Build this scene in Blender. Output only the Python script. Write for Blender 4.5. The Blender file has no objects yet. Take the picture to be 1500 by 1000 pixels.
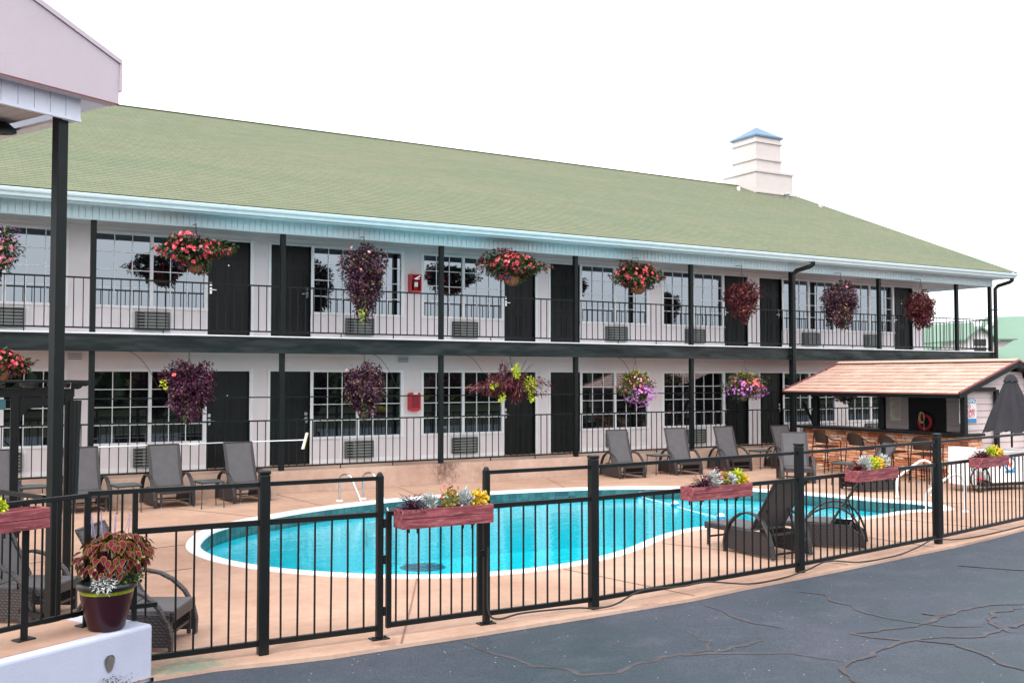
import bpy, bmesh, math, random
from mathutils import Vector, Matrix, noise as mnoise
R = math.radians
rnd = random.Random(7)
scene = bpy.context.scene
col = scene.collection

# ------------------------------------------------------------------ camera
CAM = Vector((0, 0, 2.39))
YAW, PITCH = R(59.63), R(2.082)
cam = bpy.data.objects.new('camera', bpy.data.cameras.new('camera'))
col.objects.link(cam)
fwd = Vector((math.cos(YAW) * math.cos(PITCH), math.sin(YAW) * math.cos(PITCH), math.sin(PITCH)))
cam.location = CAM
cam.rotation_euler = fwd.to_track_quat('-Z', 'Y').to_euler()
cam.data.lens = 35.0
cam.data.sensor_width = 36.0
cam.data.clip_start = 0.1
cam.data.clip_end = 900
scene.camera = cam

# ------------------------------------------------------------------ sky, sun, exposure
SUN_EL, SUN_AZ = R(48), R(212)          # azimuth of the direction towards the sun, from +x
world = bpy.data.worlds.new("World")
scene.world = world
world.use_nodes = True
nt = world.node_tree
nt.nodes.clear()
sky = nt.nodes.new('ShaderNodeTexSky')
sky.sky_type = 'NISHITA'
sky.sun_disc = False
sky.sun_elevation = SUN_EL
sky.sun_rotation = math.pi / 2 - SUN_AZ
sky.dust_density = 6.0
sky.air_density = 1.6
sky.ozone_density = 1.0
hs = nt.nodes.new('ShaderNodeHueSaturation')
hs.inputs['Saturation'].default_value = 0.16
veil = nt.nodes.new('ShaderNodeMix')
veil.data_type = 'RGBA'
veil.inputs['Factor'].default_value = 0.68
veil.inputs['B'].default_value = (12.5, 12.7, 13.2, 1)     # thin bright overcast veil
bg = nt.nodes.new('ShaderNodeBackground')
bg.inputs['Strength'].default_value = 0.14
wo = nt.nodes.new('ShaderNodeOutputWorld')
nt.links.new(sky.outputs[0], hs.inputs['Color'])
nt.links.new(hs.outputs[0], veil.inputs['A'])
nt.links.new(veil.outputs['Result'], bg.inputs['Color'])
nt.links.new(bg.outputs[0], wo.inputs['Surface'])

sun = bpy.data.objects.new('sun', bpy.data.lights.new('sun', 'SUN'))
col.objects.link(sun)
sun.data.energy = 1.1
sun.data.angle = R(14)
sun.data.color = (1.0, 0.955, 0.9)
sd = Vector((math.cos(SUN_AZ) * math.cos(SUN_EL), math.sin(SUN_AZ) * math.cos(SUN_EL), math.sin(SUN_EL)))
sun.rotation_euler = sd.to_track_quat('Z', 'Y').to_euler()
sun.location = (0, -10, 20)

scene.view_settings.view_transform = 'Standard'
scene.view_settings.look = 'None'
scene.view_settings.gamma = 1
scene.view_settings.use_curve_mapping = False
scene.view_settings.exposure = 0.75
scene.render.engine = 'CYCLES'
scene.cycles.max_bounces = 8
scene.cycles.transparent_max_bounces = 12
scene.cycles.use_denoising = True

# ------------------------------------------------------------------ material helpers
def new_mat(name):
    m = bpy.data.materials.new(name)
    m.use_nodes = True
    n = m.node_tree
    b = n.nodes['Principled BSDF']
    return m, n, b

def coords(n, scale=(1, 1, 1), kind='Object'):
    tc = n.nodes.new('ShaderNodeTexCoord')
    mp = n.nodes.new('ShaderNodeMapping')
    mp.inputs['Scale'].default_value = scale
    n.links.new(tc.outputs[kind], mp.inputs['Vector'])
    return mp.outputs[0]

def noise_tex(n, vec, scale, detail=4, rough=0.6):
    t = n.nodes.new('ShaderNodeTexNoise')
    t.inputs['Scale'].default_value = scale
    t.inputs['Detail'].default_value = detail
    t.inputs['Roughness'].default_value = rough
    n.links.new(vec, t.inputs['Vector'])
    return t.outputs['Fac']

def ramp(n, fac, stops):
    r = n.nodes.new('ShaderNodeValToRGB')
    e = r.color_ramp.elements
    while len(e) < len(stops):
        e.new(0.5)
    for i, (p, c) in enumerate(stops):
        e[i].position = p
        e[i].color = (*c, 1) if len(c) == 3 else c
    n.links.new(fac, r.inputs[0])
    return r.outputs[0]

def mixc(n, fac, a, b, mode='MIX'):
    m = n.nodes.new('ShaderNodeMix')
    m.data_type = 'RGBA'
    m.blend_type = mode
    for s, v in (('Factor', fac), ('A', a), ('B', b)):
        if isinstance(v, (int, float)):
            m.inputs[s].default_value = v
        elif isinstance(v, tuple):
            m.inputs[s].default_value = (*v, 1) if len(v) == 3 else v
        else:
            n.links.new(v, m.inputs[s])
    return m.outputs['Result']

def bump(n, b, h, strength=0.3, dist=0.01):
    bp = n.nodes.new('ShaderNodeBump')
    bp.inputs['Strength'].default_value = strength
    bp.inputs['Distance'].default_value = dist
    n.links.new(h, bp.inputs['Height'])
    n.links.new(bp.outputs[0], b.inputs['Normal'])

def simple(name, c, rough=0.6, var=0.15, scale=3.0, metal=0.0, bs=0.0, bscale=40, spec=0.5, stretch=(1, 1, 1), dist=0.005):
    """base colour with large soft variation + optional fine relief"""
    m, n, b = new_mat(name)
    v = coords(n, stretch)
    f = noise_tex(n, v, scale, 5, 0.65)
    lo = tuple(x * (1 - var) for x in c)
    hi = tuple(min(1, x * (1 + var)) for x in c)
    n.links.new(ramp(n, f, [(0.3, lo), (0.7, hi)]), b.inputs['Base Color'])
    b.inputs['Roughness'].default_value = rough
    b.inputs['Metallic'].default_value = metal
    b.inputs['Specular IOR Level'].default_value = spec
    if bs:
        bump(n, b, noise_tex(n, v, bscale, 4, 0.6), bs, dist)
    return m

def island(name, stops, rough=0.55, trans=0.0, spec=0.3):
    """colour picked per leaf / petal"""
    m, n, b = new_mat(name)
    g = n.nodes.new('ShaderNodeNewGeometry')
    n.links.new(ramp(n, g.outputs['Random Per Island'], stops), b.inputs['Base Color'])
    b.inputs['Roughness'].default_value = rough
    b.inputs['Specular IOR Level'].default_value = spec
    if trans:
        b.inputs['Transmission Weight'].default_value = 0
        b.inputs['Subsurface Weight'].default_value = 0
    return m

M = {}
def make_materials():
    M['metal_green'] = simple('dark_green_painted_metal', (0.0045, 0.0072, 0.0078), 0.42, 0.25, 6, bs=0.12, bscale=60, spec=0.2)
    M['metal_black'] = simple('black_painted_metal', (0.0045, 0.006, 0.0066), 0.38, 0.25, 6, bs=0.1, bscale=60, spec=0.28)
    m, n, b = new_mat('dented_dark_green_fascia')
    v = coords(n, (0.5, 1, 1.2))
    f = noise_tex(n, v, 1.6, 3, 0.5)
    n.links.new(ramp(n, f, [(0.3, (0.0045, 0.009, 0.0092)), (0.75, (0.009, 0.0145, 0.015))]), b.inputs['Base Color'])
    b.inputs['Specular IOR Level'].default_value = 0.3
    b.inputs['Roughness'].default_value = 0.38
    bump(n, b, noise_tex(n, v, 2.3, 2, 0.4), 1.0, 0.06)
    M['fascia_green'] = m
    M['stucco'] = simple('pinkish_grey_stucco', (0.72, 0.665, 0.68), 0.85, 0.05, 1.2, bs=0.4, bscale=120)
    M['gable_pink'] = simple('pale_pink_stucco', (0.50, 0.43, 0.485), 0.85, 0.04, 1.5, bs=0.6, bscale=90)
    M['white_trim'] = simple('white_painted_trim', (0.76, 0.77, 0.79), 0.45, 0.04, 3)
    M['white_vinyl'] = simple('white_vinyl', (0.58, 0.735, 0.785), 0.4, 0.06, 3)
    M['canopy_white'] = simple('lavender_white_panel', (0.70, 0.74, 0.86), 0.45, 0.04, 3)
    M['soffit'] = simple('grey_soffit', (0.42, 0.41, 0.40), 0.7, 0.05, 2)
    M['door'] = simple('black_green_door', (0.0045, 0.006, 0.006), 0.42, 0.25, 4, spec=0.25)
    M['chrome'] = simple('brushed_steel', (0.62, 0.63, 0.64), 0.25, 0.05, 8, metal=1.0)
    M['handrail'] = simple('pale_steel_tube', (0.72, 0.71, 0.72), 0.35, 0.05, 8, metal=0.35)
    # glass
    m, n, b = new_mat('window_glass')
    b.inputs['Base Color'].default_value = (0.004, 0.005, 0.006, 1)
    b.inputs['Roughness'].default_value = 0.12
    b.inputs['Specular IOR Level'].default_value = 0.1
    gl = n.nodes.new('ShaderNodeBsdfGlossy')
    gl.inputs['Color'].default_value = (0.80, 0.90, 1.0, 1)
    gl.inputs['Roughness'].default_value = 0.015
    v = coords(n)
    bp = n.nodes.new('ShaderNodeBump'); bp.inputs['Strength'].default_value = 0.05; bp.inputs['Distance'].default_value = 0.02
    n.links.new(noise_tex(n, v, 1.3, 2, 0.4), bp.inputs['Height'])
    n.links.new(bp.outputs[0], gl.inputs['Normal'])
    lw = n.nodes.new('ShaderNodeLayerWeight'); lw.inputs[0].default_value = 0.25
    ma = n.nodes.new('ShaderNodeMath'); ma.operation = 'MULTIPLY_ADD'
    ma.inputs[1].default_value = 0.6; ma.inputs[2].default_value = 0.20
    n.links.new(lw.outputs['Fresnel'], ma.inputs[0])
    mx = n.nodes.new('ShaderNodeMixShader')
    n.links.new(ma.outputs[0], mx.inputs[0]); n.links.new(b.outputs[0], mx.inputs[1]); n.links.new(gl.outputs[0], mx.inputs[2])
    n.links.new(mx.outputs[0], n.nodes['Material Output'].inputs['Surface'])
    M['glass'] = m
    # main roof
    m, n, b = new_mat('green_asphalt_shingle')
    v = coords(n)
    br = n.nodes.new('ShaderNodeTexBrick')
    br.inputs['Scale'].default_value = 1.0
    br.inputs['Brick Width'].default_value = 0.30
    br.inputs['Row Height'].default_value = 0.1516
    br.inputs['Mortar Size'].default_value = 0.006
    br.inputs['Mortar Smooth'].default_value = 0.4
    br.inputs['Color1'].default_value = (0.146, 0.158, 0.112, 1)
    br.inputs['Color2'].default_value = (0.172, 0.179, 0.130, 1)
    br.inputs['Mortar'].default_value = (0.098, 0.108, 0.076, 1)
    uvn = n.nodes.new('ShaderNodeUVMap'); uvn.uv_map = 'slope'
    n.links.new(uvn.outputs[0], br.inputs['Vector'])
    big = noise_tex(n, coords(n, (0.25, 1, 1)), 0.7, 4, 0.6)
    c1 = mixc(n, 1.0, br.outputs['Color'], ramp(n, big, [(0.3, (0.88, 0.98, 0.88)), (0.7, (1.08, 1.06, 0.96))]), 'MULTIPLY')
    sp = noise_tex(n, v, 45, 3, 0.7)
    c2 = mixc(n, 1.0, c1, ramp(n, sp, [(0.25, (0.75, 0.75, 0.72)), (0.75, (1.2, 1.2, 1.2))]), 'MULTIPLY')
    n.links.new(c2, b.inputs['Base Color'])
    b.inputs['Roughness'].default_value = 0.95
    b.inputs['Specular IOR Level'].default_value = 0.15
    M['shingle'] = m
    # terracotta deck
    def deckmat(name, base, stain=None):
        m, n, b = new_mat(name)
        v = coords(n)
        f1 = noise_tex(n, v, 0.55, 6, 0.62)
        f2 = noise_tex(n, v, 7, 5, 0.7)
        f3 = noise_tex(n, v, 90, 3, 0.7)
        lo = tuple(x * k for x, k in zip(base, (0.78, 0.71, 0.69)))
        hi = tuple(x * k for x, k in zip(base, (1.06, 1.07, 1.09)))
        c = ramp(n, f1, [(0.3, lo), (0.62, hi)])
        c = mixc(n, 1.0, c, ramp(n, f2, [(0.3, (0.88, 0.86, 0.85)), (0.65, (1.04, 1.04, 1.05))]), 'MULTIPLY')
        c = mixc(n, 1.0, c, ramp(n, f3, [(0.3, (0.9, 0.9, 0.9)), (0.7, (1.06, 1.06, 1.06))]), 'MULTIPLY')
        if stain:
            for (cx, cy, cz, rad, colr, thr) in stain:
                g = n.nodes.new('ShaderNodeNewGeometry')
                d = n.nodes.new('ShaderNodeVectorMath'); d.operation = 'DISTANCE'
                d.inputs[1].default_value = (cx, cy, cz)
                n.links.new(g.outputs['Position'], d.inputs[0])
                mr = n.nodes.new('ShaderNodeMapRange')
                mr.inputs[1].default_value = 0; mr.inputs[2].default_value = rad
                mr.inputs[3].default_value = 1; mr.inputs[4].default_value = 0
                n.links.new(d.outputs['Value'], mr.inputs[0])
                mul = n.nodes.new('ShaderNodeMath'); mul.operation = 'MULTIPLY'
                n.links.new(mr.outputs[0], mul.inputs[0])
                n.links.new(noise_tex(n, coords(n, (1.5, 1, 0.8)), 9, 8, 0.8), mul.inputs[1])
                mk = ramp(n, mul.outputs[0], [(thr, (0, 0, 0)), (thr + 0.16, (0.85, 0.85, 0.85))])
                c = mixc(n, mk, c, colr)
        n.links.new(c, b.inputs['Base Color'])
        b.inputs['Roughness'].default_value = 0.8
        b.inputs['Specular IOR Level'].default_value = 0.25
        bump(n, b, f3, 0.25, 0.004)
        return m
    M['deck'] = deckmat('terracotta_stained_concrete', (0.44, 0.285, 0.205),
                        [(1.9, 8.5, 0, 0.9, (0.13, 0.19, 0.14), 0.27), (0.75, 9.3, 0.0, 0.7, (0.16, 0.10, 0.075), 0.3),
                         (3.6, 8.4, 0, 0.5, (0.25, 0.13, 0.09), 0.33), (6.6, 8.4, 0, 0.5, (0.25, 0.13, 0.09), 0.33)])
    M['ret_wall'] = deckmat('pale_terracotta_concrete', (0.47, 0.335, 0.262),
                            [(10.1, 20.2, 0.36, 1.0, (0.10, 0.055, 0.045), 0.30), (11.0, 20.2, 0.2, 1.2, (0.30, 0.20, 0.15), 0.36),
                             (8.6, 20.2, 0.3, 0.9, (0.40, 0.27, 0.21), 0.38), (13.5, 20.2, 0.1, 0.9, (0.40, 0.27, 0.21), 0.38)])
    # asphalt
    m, n, b = new_mat('sealed_asphalt')
    v = coords(n)
    f1 = noise_tex(n, v, 0.5, 6, 0.6); f2 = noise_tex(n, v, 70, 3, 0.85); f3 = noise_tex(n, coords(n, (0.8, 1.2, 1)), 1.1, 8, 0.72)
    c = ramp(n, f1, [(0.32, (0.019, 0.035, 0.045)), (0.52, (0.034, 0.044, 0.060)), (0.68, (0.050, 0.055, 0.074))])
    c = mixc(n, ramp(n, f3, [(0.50, (0, 0, 0)), (0.74, (0.45, 0.45, 0.45))]), c, (0.085, 0.090, 0.112))
    vo = n.nodes.new('ShaderNodeTexVoronoi'); vo.inputs['Scale'].default_value = 13
    n.links.new(v, vo.inputs['Vector'])
    dist = ramp(n, vo.outputs['Distance'], [(0.05, (1, 1, 1)), (0.11, (0, 0, 0))])
    sel = n.nodes.new('ShaderNodeSeparateColor'); n.links.new(vo.outputs['Color'], sel.inputs[0])
    pick = ramp(n, sel.outputs[0], [(0.78, (0, 0, 0)), (0.84, (1, 1, 1))])
    spk = mixc(n, 1.0, dist, pick, 'MULTIPLY')
    c = mixc(n, 1.0, c, ramp(n, f2, [(0.32, (0.4, 0.4, 0.4)), (0.68, (1.6, 1.6, 1.6))]), 'MULTIPLY')
    c = mixc(n, spk, c, (0.42, 0.42, 0.40))
    n.links.new(c, b.inputs['Base Color'])
    n.links.new(ramp(n, f1, [(0.3, (0.55, 0.55, 0.55)), (0.7, (0.75, 0.75, 0.75))]), b.inputs['Roughness'])
    b.inputs['Specular IOR Level'].default_value = 0.25
    bump(n, b, f2, 0.5, 0.006)
    M['asphalt'] = m
    M['crack'] = simple('tar_crack_filler', (0.044, 0.038, 0.043), 0.75, 0.45, 5, bs=0.4, bscale=60)
    M['joint'] = simple('dark_joint', (0.22, 0.12, 0.085), 0.8, 0.3, 9)
    M['ground'] = simple('dry_grass_ground', (0.022, 0.026, 0.012), 0.95, 0.4, 0.3, spec=0.05)
    M['coping'] = simple('white_coping', (0.70, 0.69, 0.68), 0.55, 0.06, 4, bs=0.2, bscale=60)
    M['plaster'] = simple('aqua_pool_plaster', (0.09, 0.70, 0.76), 0.7, 0.05, 0.8)
    M['line_tile'] = simple('navy_line_tile', (0.02, 0.11, 0.18), 0.4, 0.2, 8)
    m, n, b = new_mat('waterline_tile')
    oi = n.nodes.new('ShaderNodeObjectInfo')
    f = noise_tex(n, coords(n), 25, 3)
    c = ramp(n, oi.outputs['Random'], [(0.0, (0.010, 0.060, 0.070)), (0.5, (0.018, 0.095, 0.105)), (1.0, (0.035, 0.13, 0.14))])
    n.links.new(mixc(n, 1.0, c, ramp(n, f, [(0.3, (0.6, 0.6, 0.6)), (0.7, (1.3, 1.3, 1.3))]), 'MULTIPLY'), b.inputs['Base Color'])
    b.inputs['Roughness'].default_value = 0.3
    M['tile'] = m
    # water
    m, n, b = new_mat('pool_water')
    n.nodes.remove(b)
    tr = n.nodes.new('ShaderNodeBsdfTransparent'); tr.inputs[0].default_value = (0.26, 0.93, 0.97, 1)
    gl = n.nodes.new('ShaderNodeBsdfGlossy'); gl.inputs['Roughness'].default_value = 0.02
    gl.inputs['Color'].default_value = (0.9, 1, 1, 1)
    v = coords(n, (1, 1, 1))
    w1 = noise_tex(n, coords(n, (0.55, 1.5, 1)), 3.2, 4, 0.55); w2 = noise_tex(n, v, 11, 3, 0.5)
    ad = n.nodes.new('ShaderNodeMath'); ad.operation = 'MULTIPLY_ADD'; ad.inputs[1].default_value = 0.25
    n.links.new(w2, ad.inputs[0]); n.links.new(w1, ad.inputs[2])
    bp = n.nodes.new('ShaderNodeBump'); bp.inputs['Strength'].default_value = 0.17; bp.inputs['Distance'].default_value = 0.06
    n.links.new(ad.outputs[0], bp.inputs['Height']); n.links.new(bp.outputs[0], gl.inputs['Normal'])
    fr = n.nodes.new('ShaderNodeFresnel'); fr.inputs['IOR'].default_value = 1.33
    n.links.new(bp.outputs[0], fr.inputs['Normal'])
    mx = n.nodes.new('ShaderNodeMixShader')
    n.links.new(fr.outputs[0], mx.inputs[0]); n.links.new(tr.outputs[0], mx.inputs[1]); n.links.new(gl.outputs[0], mx.inputs[2])
    n.links.new(mx.outputs[0], n.nodes['Material Output'].inputs['Surface'])
    M['water'] = m
    # wicker
    def wicker(name, c, sc=70):
        m, n, b = new_mat(name)
        v = coords(n)
        w = n.nodes.new('ShaderNodeTexWave'); w.wave_type = 'BANDS'; w.bands_direction = 'Z'
        w.inputs['Scale'].default_value = sc / 6; w.inputs['Distortion'].default_value = 1.2
        w2 = n.nodes.new('ShaderNodeTexWave'); w2.wave_type = 'BANDS'; w2.bands_direction = 'DIAGONAL'
        w2.inputs['Scale'].default_value = sc / 5; w2.inputs['Distortion'].default_value = 0.6
        n.links.new(v, w.inputs['Vector']); n.links.new(v, w2.inputs['Vector'])
        mm = n.nodes.new('ShaderNodeMath'); mm.operation = 'MULTIPLY'
        n.links.new(w.outputs['Fac'], mm.inputs[0]); n.links.new(w2.outputs['Fac'], mm.inputs[1])
        n.links.new(ramp(n, mm.outputs[0], [(0.0, tuple(x * 0.45 for x in c)), (0.8, tuple(x * 1.3 for x in c))]), b.inputs['Base Color'])
        b.inputs['Roughness'].default_value = 0.5
        bump(n, b, mm.outputs[0], 0.6, 0.004)
        return m
    M['wicker'] = wicker('brown_grey_wicker', (0.034, 0.027, 0.029))
    M['stool_weave'] = wicker('dark_brown_weave', (0.030, 0.015, 0.010))
    m, n, b = new_mat('grey_sling_fabric')
    v = coords(n)
    w = n.nodes.new('ShaderNodeTexWave'); w.wave_type = 'BANDS'; w.bands_direction = 'X'
    w.inputs['Scale'].default_value = 22; w.inputs['Distortion'].default_value = 0.3
    n.links.new(v, w.inputs['Vector'])
    c = ramp(n, w.outputs['Fac'], [(0.0, (0.060, 0.056, 0.060)), (1.0, (0.092, 0.086, 0.092))])
    n.links.new(mixc(n, 1.0, c, ramp(n, noise_tex(n, v, 5, 5), [(0.3, (0.85, 0.85, 0.85)), (0.7, (1.1, 1.1, 1.1))]), 'MULTIPLY'), b.inputs['Base Color'])
    b.inputs['Roughness'].default_value = 0.75
    bump(n, b, w.outputs['Fac'], 0.3, 0.003)
    M['sling'] = m
    M['table_top'] = simple('grey_green_table_top', (0.055, 0.075, 0.078), 0.4, 0.1, 5)
    # red planter wood
    m, n, b = new_mat('weathered_red_wood')
    v = coords(n, (0.9, 9, 9))
    f = noise_tex(n, v, 3, 6, 0.75)
    f2 = noise_tex(n, coords(n, (2.2, 16, 16)), 3, 6, 0.8)
    c = ramp(n, f, [(0.36, (0.07, 0.012, 0.016)), (0.5, (0.20, 0.035, 0.045)), (0.64, (0.32, 0.09, 0.10))])
    c = mixc(n, ramp(n, f2, [(0.54, (0, 0, 0)), (0.68, (0.65, 0.65, 0.65))]), c, (0.46, 0.27, 0.28))
    n.links.new(c, b.inputs['Base Color'])
    b.inputs['Roughness'].default_value = 0.75
    bump(n, b, f2, 0.6, 0.004)
    M['red_wood'] = m
    M['soil'] = simple('potting_soil', (0.025, 0.018, 0.013), 0.95, 0.4, 20, bs=0.8, bscale=60)
    M['coir'] = simple('coconut_liner', (0.23, 0.085, 0.035), 0.95, 0.4, 14, bs=1.0, bscale=70)
    M['wire'] = simple('dark_wire', (0.03, 0.03, 0.03), 0.45, 0.1, 5)
    M['red_cab'] = simple('red_cabinet_paint', (0.52, 0.012, 0.03), 0.35, 0.1, 4)
    M['red_dark'] = simple('dark_red_paint', (0.22, 0.004, 0.012), 0.5, 0.1, 4)  # darker red on the extinguisher and the closed cabinet's panel
    M['white_label'] = simple('white_label', (0.75, 0.72, 0.70), 0.5, 0.05, 5)
    M['ac_metal'] = simple('olive_grey_ac_metal', (0.085, 0.095, 0.085), 0.5, 0.3, 5)
    M['ac_dark'] = simple('dark_ac_coil', (0.018, 0.020, 0.018), 0.7, 0.3, 30)
    M['ac_fin'] = simple('pale_ac_louver', (0.40, 0.42, 0.41), 0.5, 0.15, 5)
    M['pole_white'] = simple('pale_aluminium_pole', (0.80, 0.81, 0.82), 0.3, 0.03, 5, metal=0.2)
    M['bristle'] = simple('cream_brush_bristle', (0.62, 0.55, 0.36), 0.7, 0.2, 20)
    # bar
    m, n, b = new_mat('ledgestone')
    oi = n.nodes.new('ShaderNodeObjectInfo')
    c = ramp(n, oi.outputs['Random'], [(0.0, (0.36, 0.12, 0.06)), (0.25, (0.62, 0.22, 0.11)), (0.55, (0.74, 0.33, 0.18)), (0.8, (0.78, 0.45, 0.29)), (1.0, (0.82, 0.60, 0.46))])
    f = noise_tex(n, coords(n), 14, 6, 0.75)
    c = mixc(n, 1.0, c, ramp(n, f, [(0.3, (0.62, 0.58, 0.55)), (0.7, (1.15, 1.15, 1.15))]), 'MULTIPLY')
    n.links.new(c, b.inputs['Base Color']); b.inputs['Roughness'].default_value = 0.8
    bump(n, b, f, 0.8, 0.015)
    M['stone'] = m
    M['mortar'] = simple('brown_mortar', (0.30, 0.12, 0.07), 0.95, 0.3, 20)
    m, n, b = new_mat('salmon_shake')
    oi = n.nodes.new('ShaderNodeObjectInfo')
    c = ramp(n, oi.outputs['Random'], [(0.0, (0.44, 0.275, 0.215)), (0.5, (0.49, 0.315, 0.25)), (1.0, (0.54, 0.36, 0.295))])
    f = noise_tex(n, coords(n, (2, 12, 2)), 4, 5, 0.7)
    c = mixc(n, 1.0, c, ramp(n, f, [(0.3, (0.86, 0.84, 0.83)), (0.7, (1.08, 1.08, 1.08))]), 'MULTIPLY')
    n.links.new(c, b.inputs['Base Color']); b.inputs['Roughness'].default_value = 0.85
    bump(n, b, f, 0.5, 0.01)
    M['shake'] = m
    M['shake_edge'] = simple('maroon_roof_edge', (0.16, 0.045, 0.045), 0.6, 0.2, 5)
    M['siding'] = simple('pinkish_grey_lap_siding', (0.52, 0.44, 0.44), 0.7, 0.06, 2)
    M['black_panel'] = simple('black_board', (0.008, 0.008, 0.009), 0.6, 0.2, 5)
    M['ring_red'] = simple('red_life_ring', (0.50, 0.018, 0.045), 0.45, 0.1, 5)
    M['rope'] = simple('pale_yellow_rope', (0.62, 0.50, 0.28), 0.8, 0.2, 30)
    M['sign_white'] = simple('white_sign', (0.74, 0.73, 0.71), 0.45, 0.03, 5)
    M['sign_blue'] = simple('blue_print', (0.03, 0.20, 0.42), 0.45, 0.05, 5)
    M['sign_red'] = simple('red_print', (0.52, 0.02, 0.10), 0.45, 0.05, 5)
    M['sign_teal'] = simple('teal_print', (0.05, 0.25, 0.27), 0.5, 0.05, 5)
    M['sign_cream'] = simple('cream_paper', (0.66, 0.70, 0.56), 0.6, 0.1, 6)
    M['umbrella'] = simple('charcoal_canvas', (0.019, 0.018, 0.023), 0.9, 0.25, 3, bs=0.3, bscale=90)
    M['cart_white'] = simple('white_cart_paint', (0.78, 0.77, 0.77), 0.35, 0.04, 2)
    M['rubber'] = simple('black_rubber', (0.014, 0.014, 0.014), 0.7, 0.2, 10)
    M['logo_red'] = simple('orange_red_print', (0.75, 0.13, 0.06), 0.5, 0.05, 5)
    M['logo_blue'] = simple('bright_blue_print', (0.02, 0.24, 0.50), 0.5, 0.05, 5)
    M['pot'] = simple('dark_maroon_glaze', (0.026, 0.005, 0.010), 0.32, 0.2, 4, spec=0.35)
    M['pot_lime'] = simple('lime_glaze_band', (0.22, 0.27, 0.01), 0.3, 0.3, 12)
    M['pot_rim'] = simple('black_pot_rim', (0.012, 0.014, 0.013), 0.3, 0.3, 8)
    M['white_block'] = simple('white_painted_block', (0.43, 0.455, 0.57), 0.75, 0.06, 2.5, bs=0.4, bscale=50)
    M['pipe_hole_shade'] = simple('pipe_rim_and_hole_shade', (0.12, 0.11, 0.10), 0.9, 0.5, 12, bs=0.8, bscale=30)  # pipe rim colour; on the disc it paints the hole's inner shade
    M['tan'] = simple('tan_stoneware', (0.36, 0.235, 0.15), 0.7, 0.15, 4)
    M['far_green'] = simple('far_green_metal_roof', (0.135, 0.225, 0.165), 0.6, 0.05, 0.4)
    M['far_white'] = simple('far_white_wall', (0.72, 0.68, 0.66), 0.7, 0.04, 1)
    M['far_dark'] = simple('far_dark_glass', (0.02, 0.02, 0.02), 0.2, 0.1, 1)
    M['navy_cap'] = simple('blue_metal_cap', (0.075, 0.15, 0.235), 0.5, 0.1, 2)
    M['chimney'] = simple('cream_chimney_siding', (0.53, 0.47, 0.455), 0.75, 0.04, 3)
    M['float_white'] = simple('white_float', (0.8, 0.8, 0.8), 0.3, 0.02, 3)
    M['float_blue'] = simple('blue_float', (0.01, 0.20, 0.42), 0.3, 0.02, 3)
    M['debris'] = simple('brown_leaf_debris', (0.06, 0.045, 0.03), 0.95, 0.6, 30, bs=1, bscale=60)
    M['teal_cloth'] = simple('teal_cloth', (0.04, 0.13, 0.15), 0.8, 0.1, 5)
    # plants
    M['leaf_green'] = island('begonia_leaf', [(0, (0.012, 0.035, 0.012)), (0.5, (0.03, 0.065, 0.02)), (0.8, (0.075, 0.11, 0.03)), (1, (0.11, 0.03, 0.025))])
    M['petal_red'] = island('coral_red_petal', [(0, (0.50, 0.02, 0.045)), (0.4, (0.72, 0.05, 0.08)), (0.8, (0.82, 0.13, 0.16)), (1, (0.85, 0.30, 0.30))])
    M['petal_pink'] = island('pink_petal', [(0, (0.65, 0.10, 0.20)), (1, (0.80, 0.38, 0.42))])
    M['petal_violet'] = island('violet_petal', [(0, (0.38, 0.07, 0.42)), (0.5, (0.56, 0.16, 0.60)), (1, (0.68, 0.33, 0.72))])
    M['petal_dkviolet'] = island('dark_violet_petal', [(0, (0.07, 0.02, 0.12)), (1, (0.20, 0.07, 0.26))])
    M['leaf_purple'] = island('purple_leaf', [(0, (0.010, 0.004, 0.010)), (0.4, (0.035, 0.010, 0.026)), (0.72, (0.10, 0.025, 0.06)), (0.86, (0.19, 0.08, 0.12)), (0.95, (0.17, 0.14, 0.05)), (1, (0.24, 0.21, 0.08))])
    M['leaf_purple_bright'] = island('bright_purple_leaf', [(0, (0.018, 0.005, 0.015)), (0.5, (0.05, 0.010, 0.032)), (0.85, (0.11, 0.02, 0.065)), (1, (0.16, 0.12, 0.05))])
    M['leaf_burgundy'] = island('burgundy_leaf', [(0, (0.03, 0.006, 0.012)), (0.6, (0.095, 0.014, 0.025)), (0.9, (0.16, 0.03, 0.04)), (1, (0.30, 0.16, 0.05))])
    M['leaf_orange'] = island('orange_leaf', [(0, (0.35, 0.08, 0.03)), (1, (0.55, 0.25, 0.05))])
    M['leaf_lime'] = island('lime_leaf', [(0, (0.30, 0.38, 0.015)), (1, (0.55, 0.60, 0.04))])
    M['leaf_olive'] = island('olive_leaf', [(0, (0.12, 0.13, 0.02)), (0.6, (0.25, 0.24, 0.03)), (1, (0.32, 0.18, 0.05))])
    M['leaf_silver'] = island('silver_leaf', [(0, (0.30, 0.33, 0.32)), (1, (0.55, 0.58, 0.57))])
    M['leaf_yellow'] = island('yellow_leaf', [(0, (0.55, 0.36, 0.02)), (0.6, (0.68, 0.52, 0.04)), (1, (0.70, 0.30, 0.04))])
    M['coleus_edge'] = simple('coleus_lime_edge', (0.13, 0.115, 0.012), 0.6, 0.4, 30, spec=0.15)
    M['coleus_core'] = simple('coleus_maroon_core', (0.105, 0.006, 0.024), 0.6, 0.5, 25, spec=0.12)
    M['spike'] = simple('pale_lilac_spike', (0.30, 0.22, 0.36), 0.8, 0.2, 30)
    M['tree'] = island('far_tree_leaf', [(0, (0.015, 0.03, 0.010)), (1, (0.05, 0.08, 0.025))])
make_materials()

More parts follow.
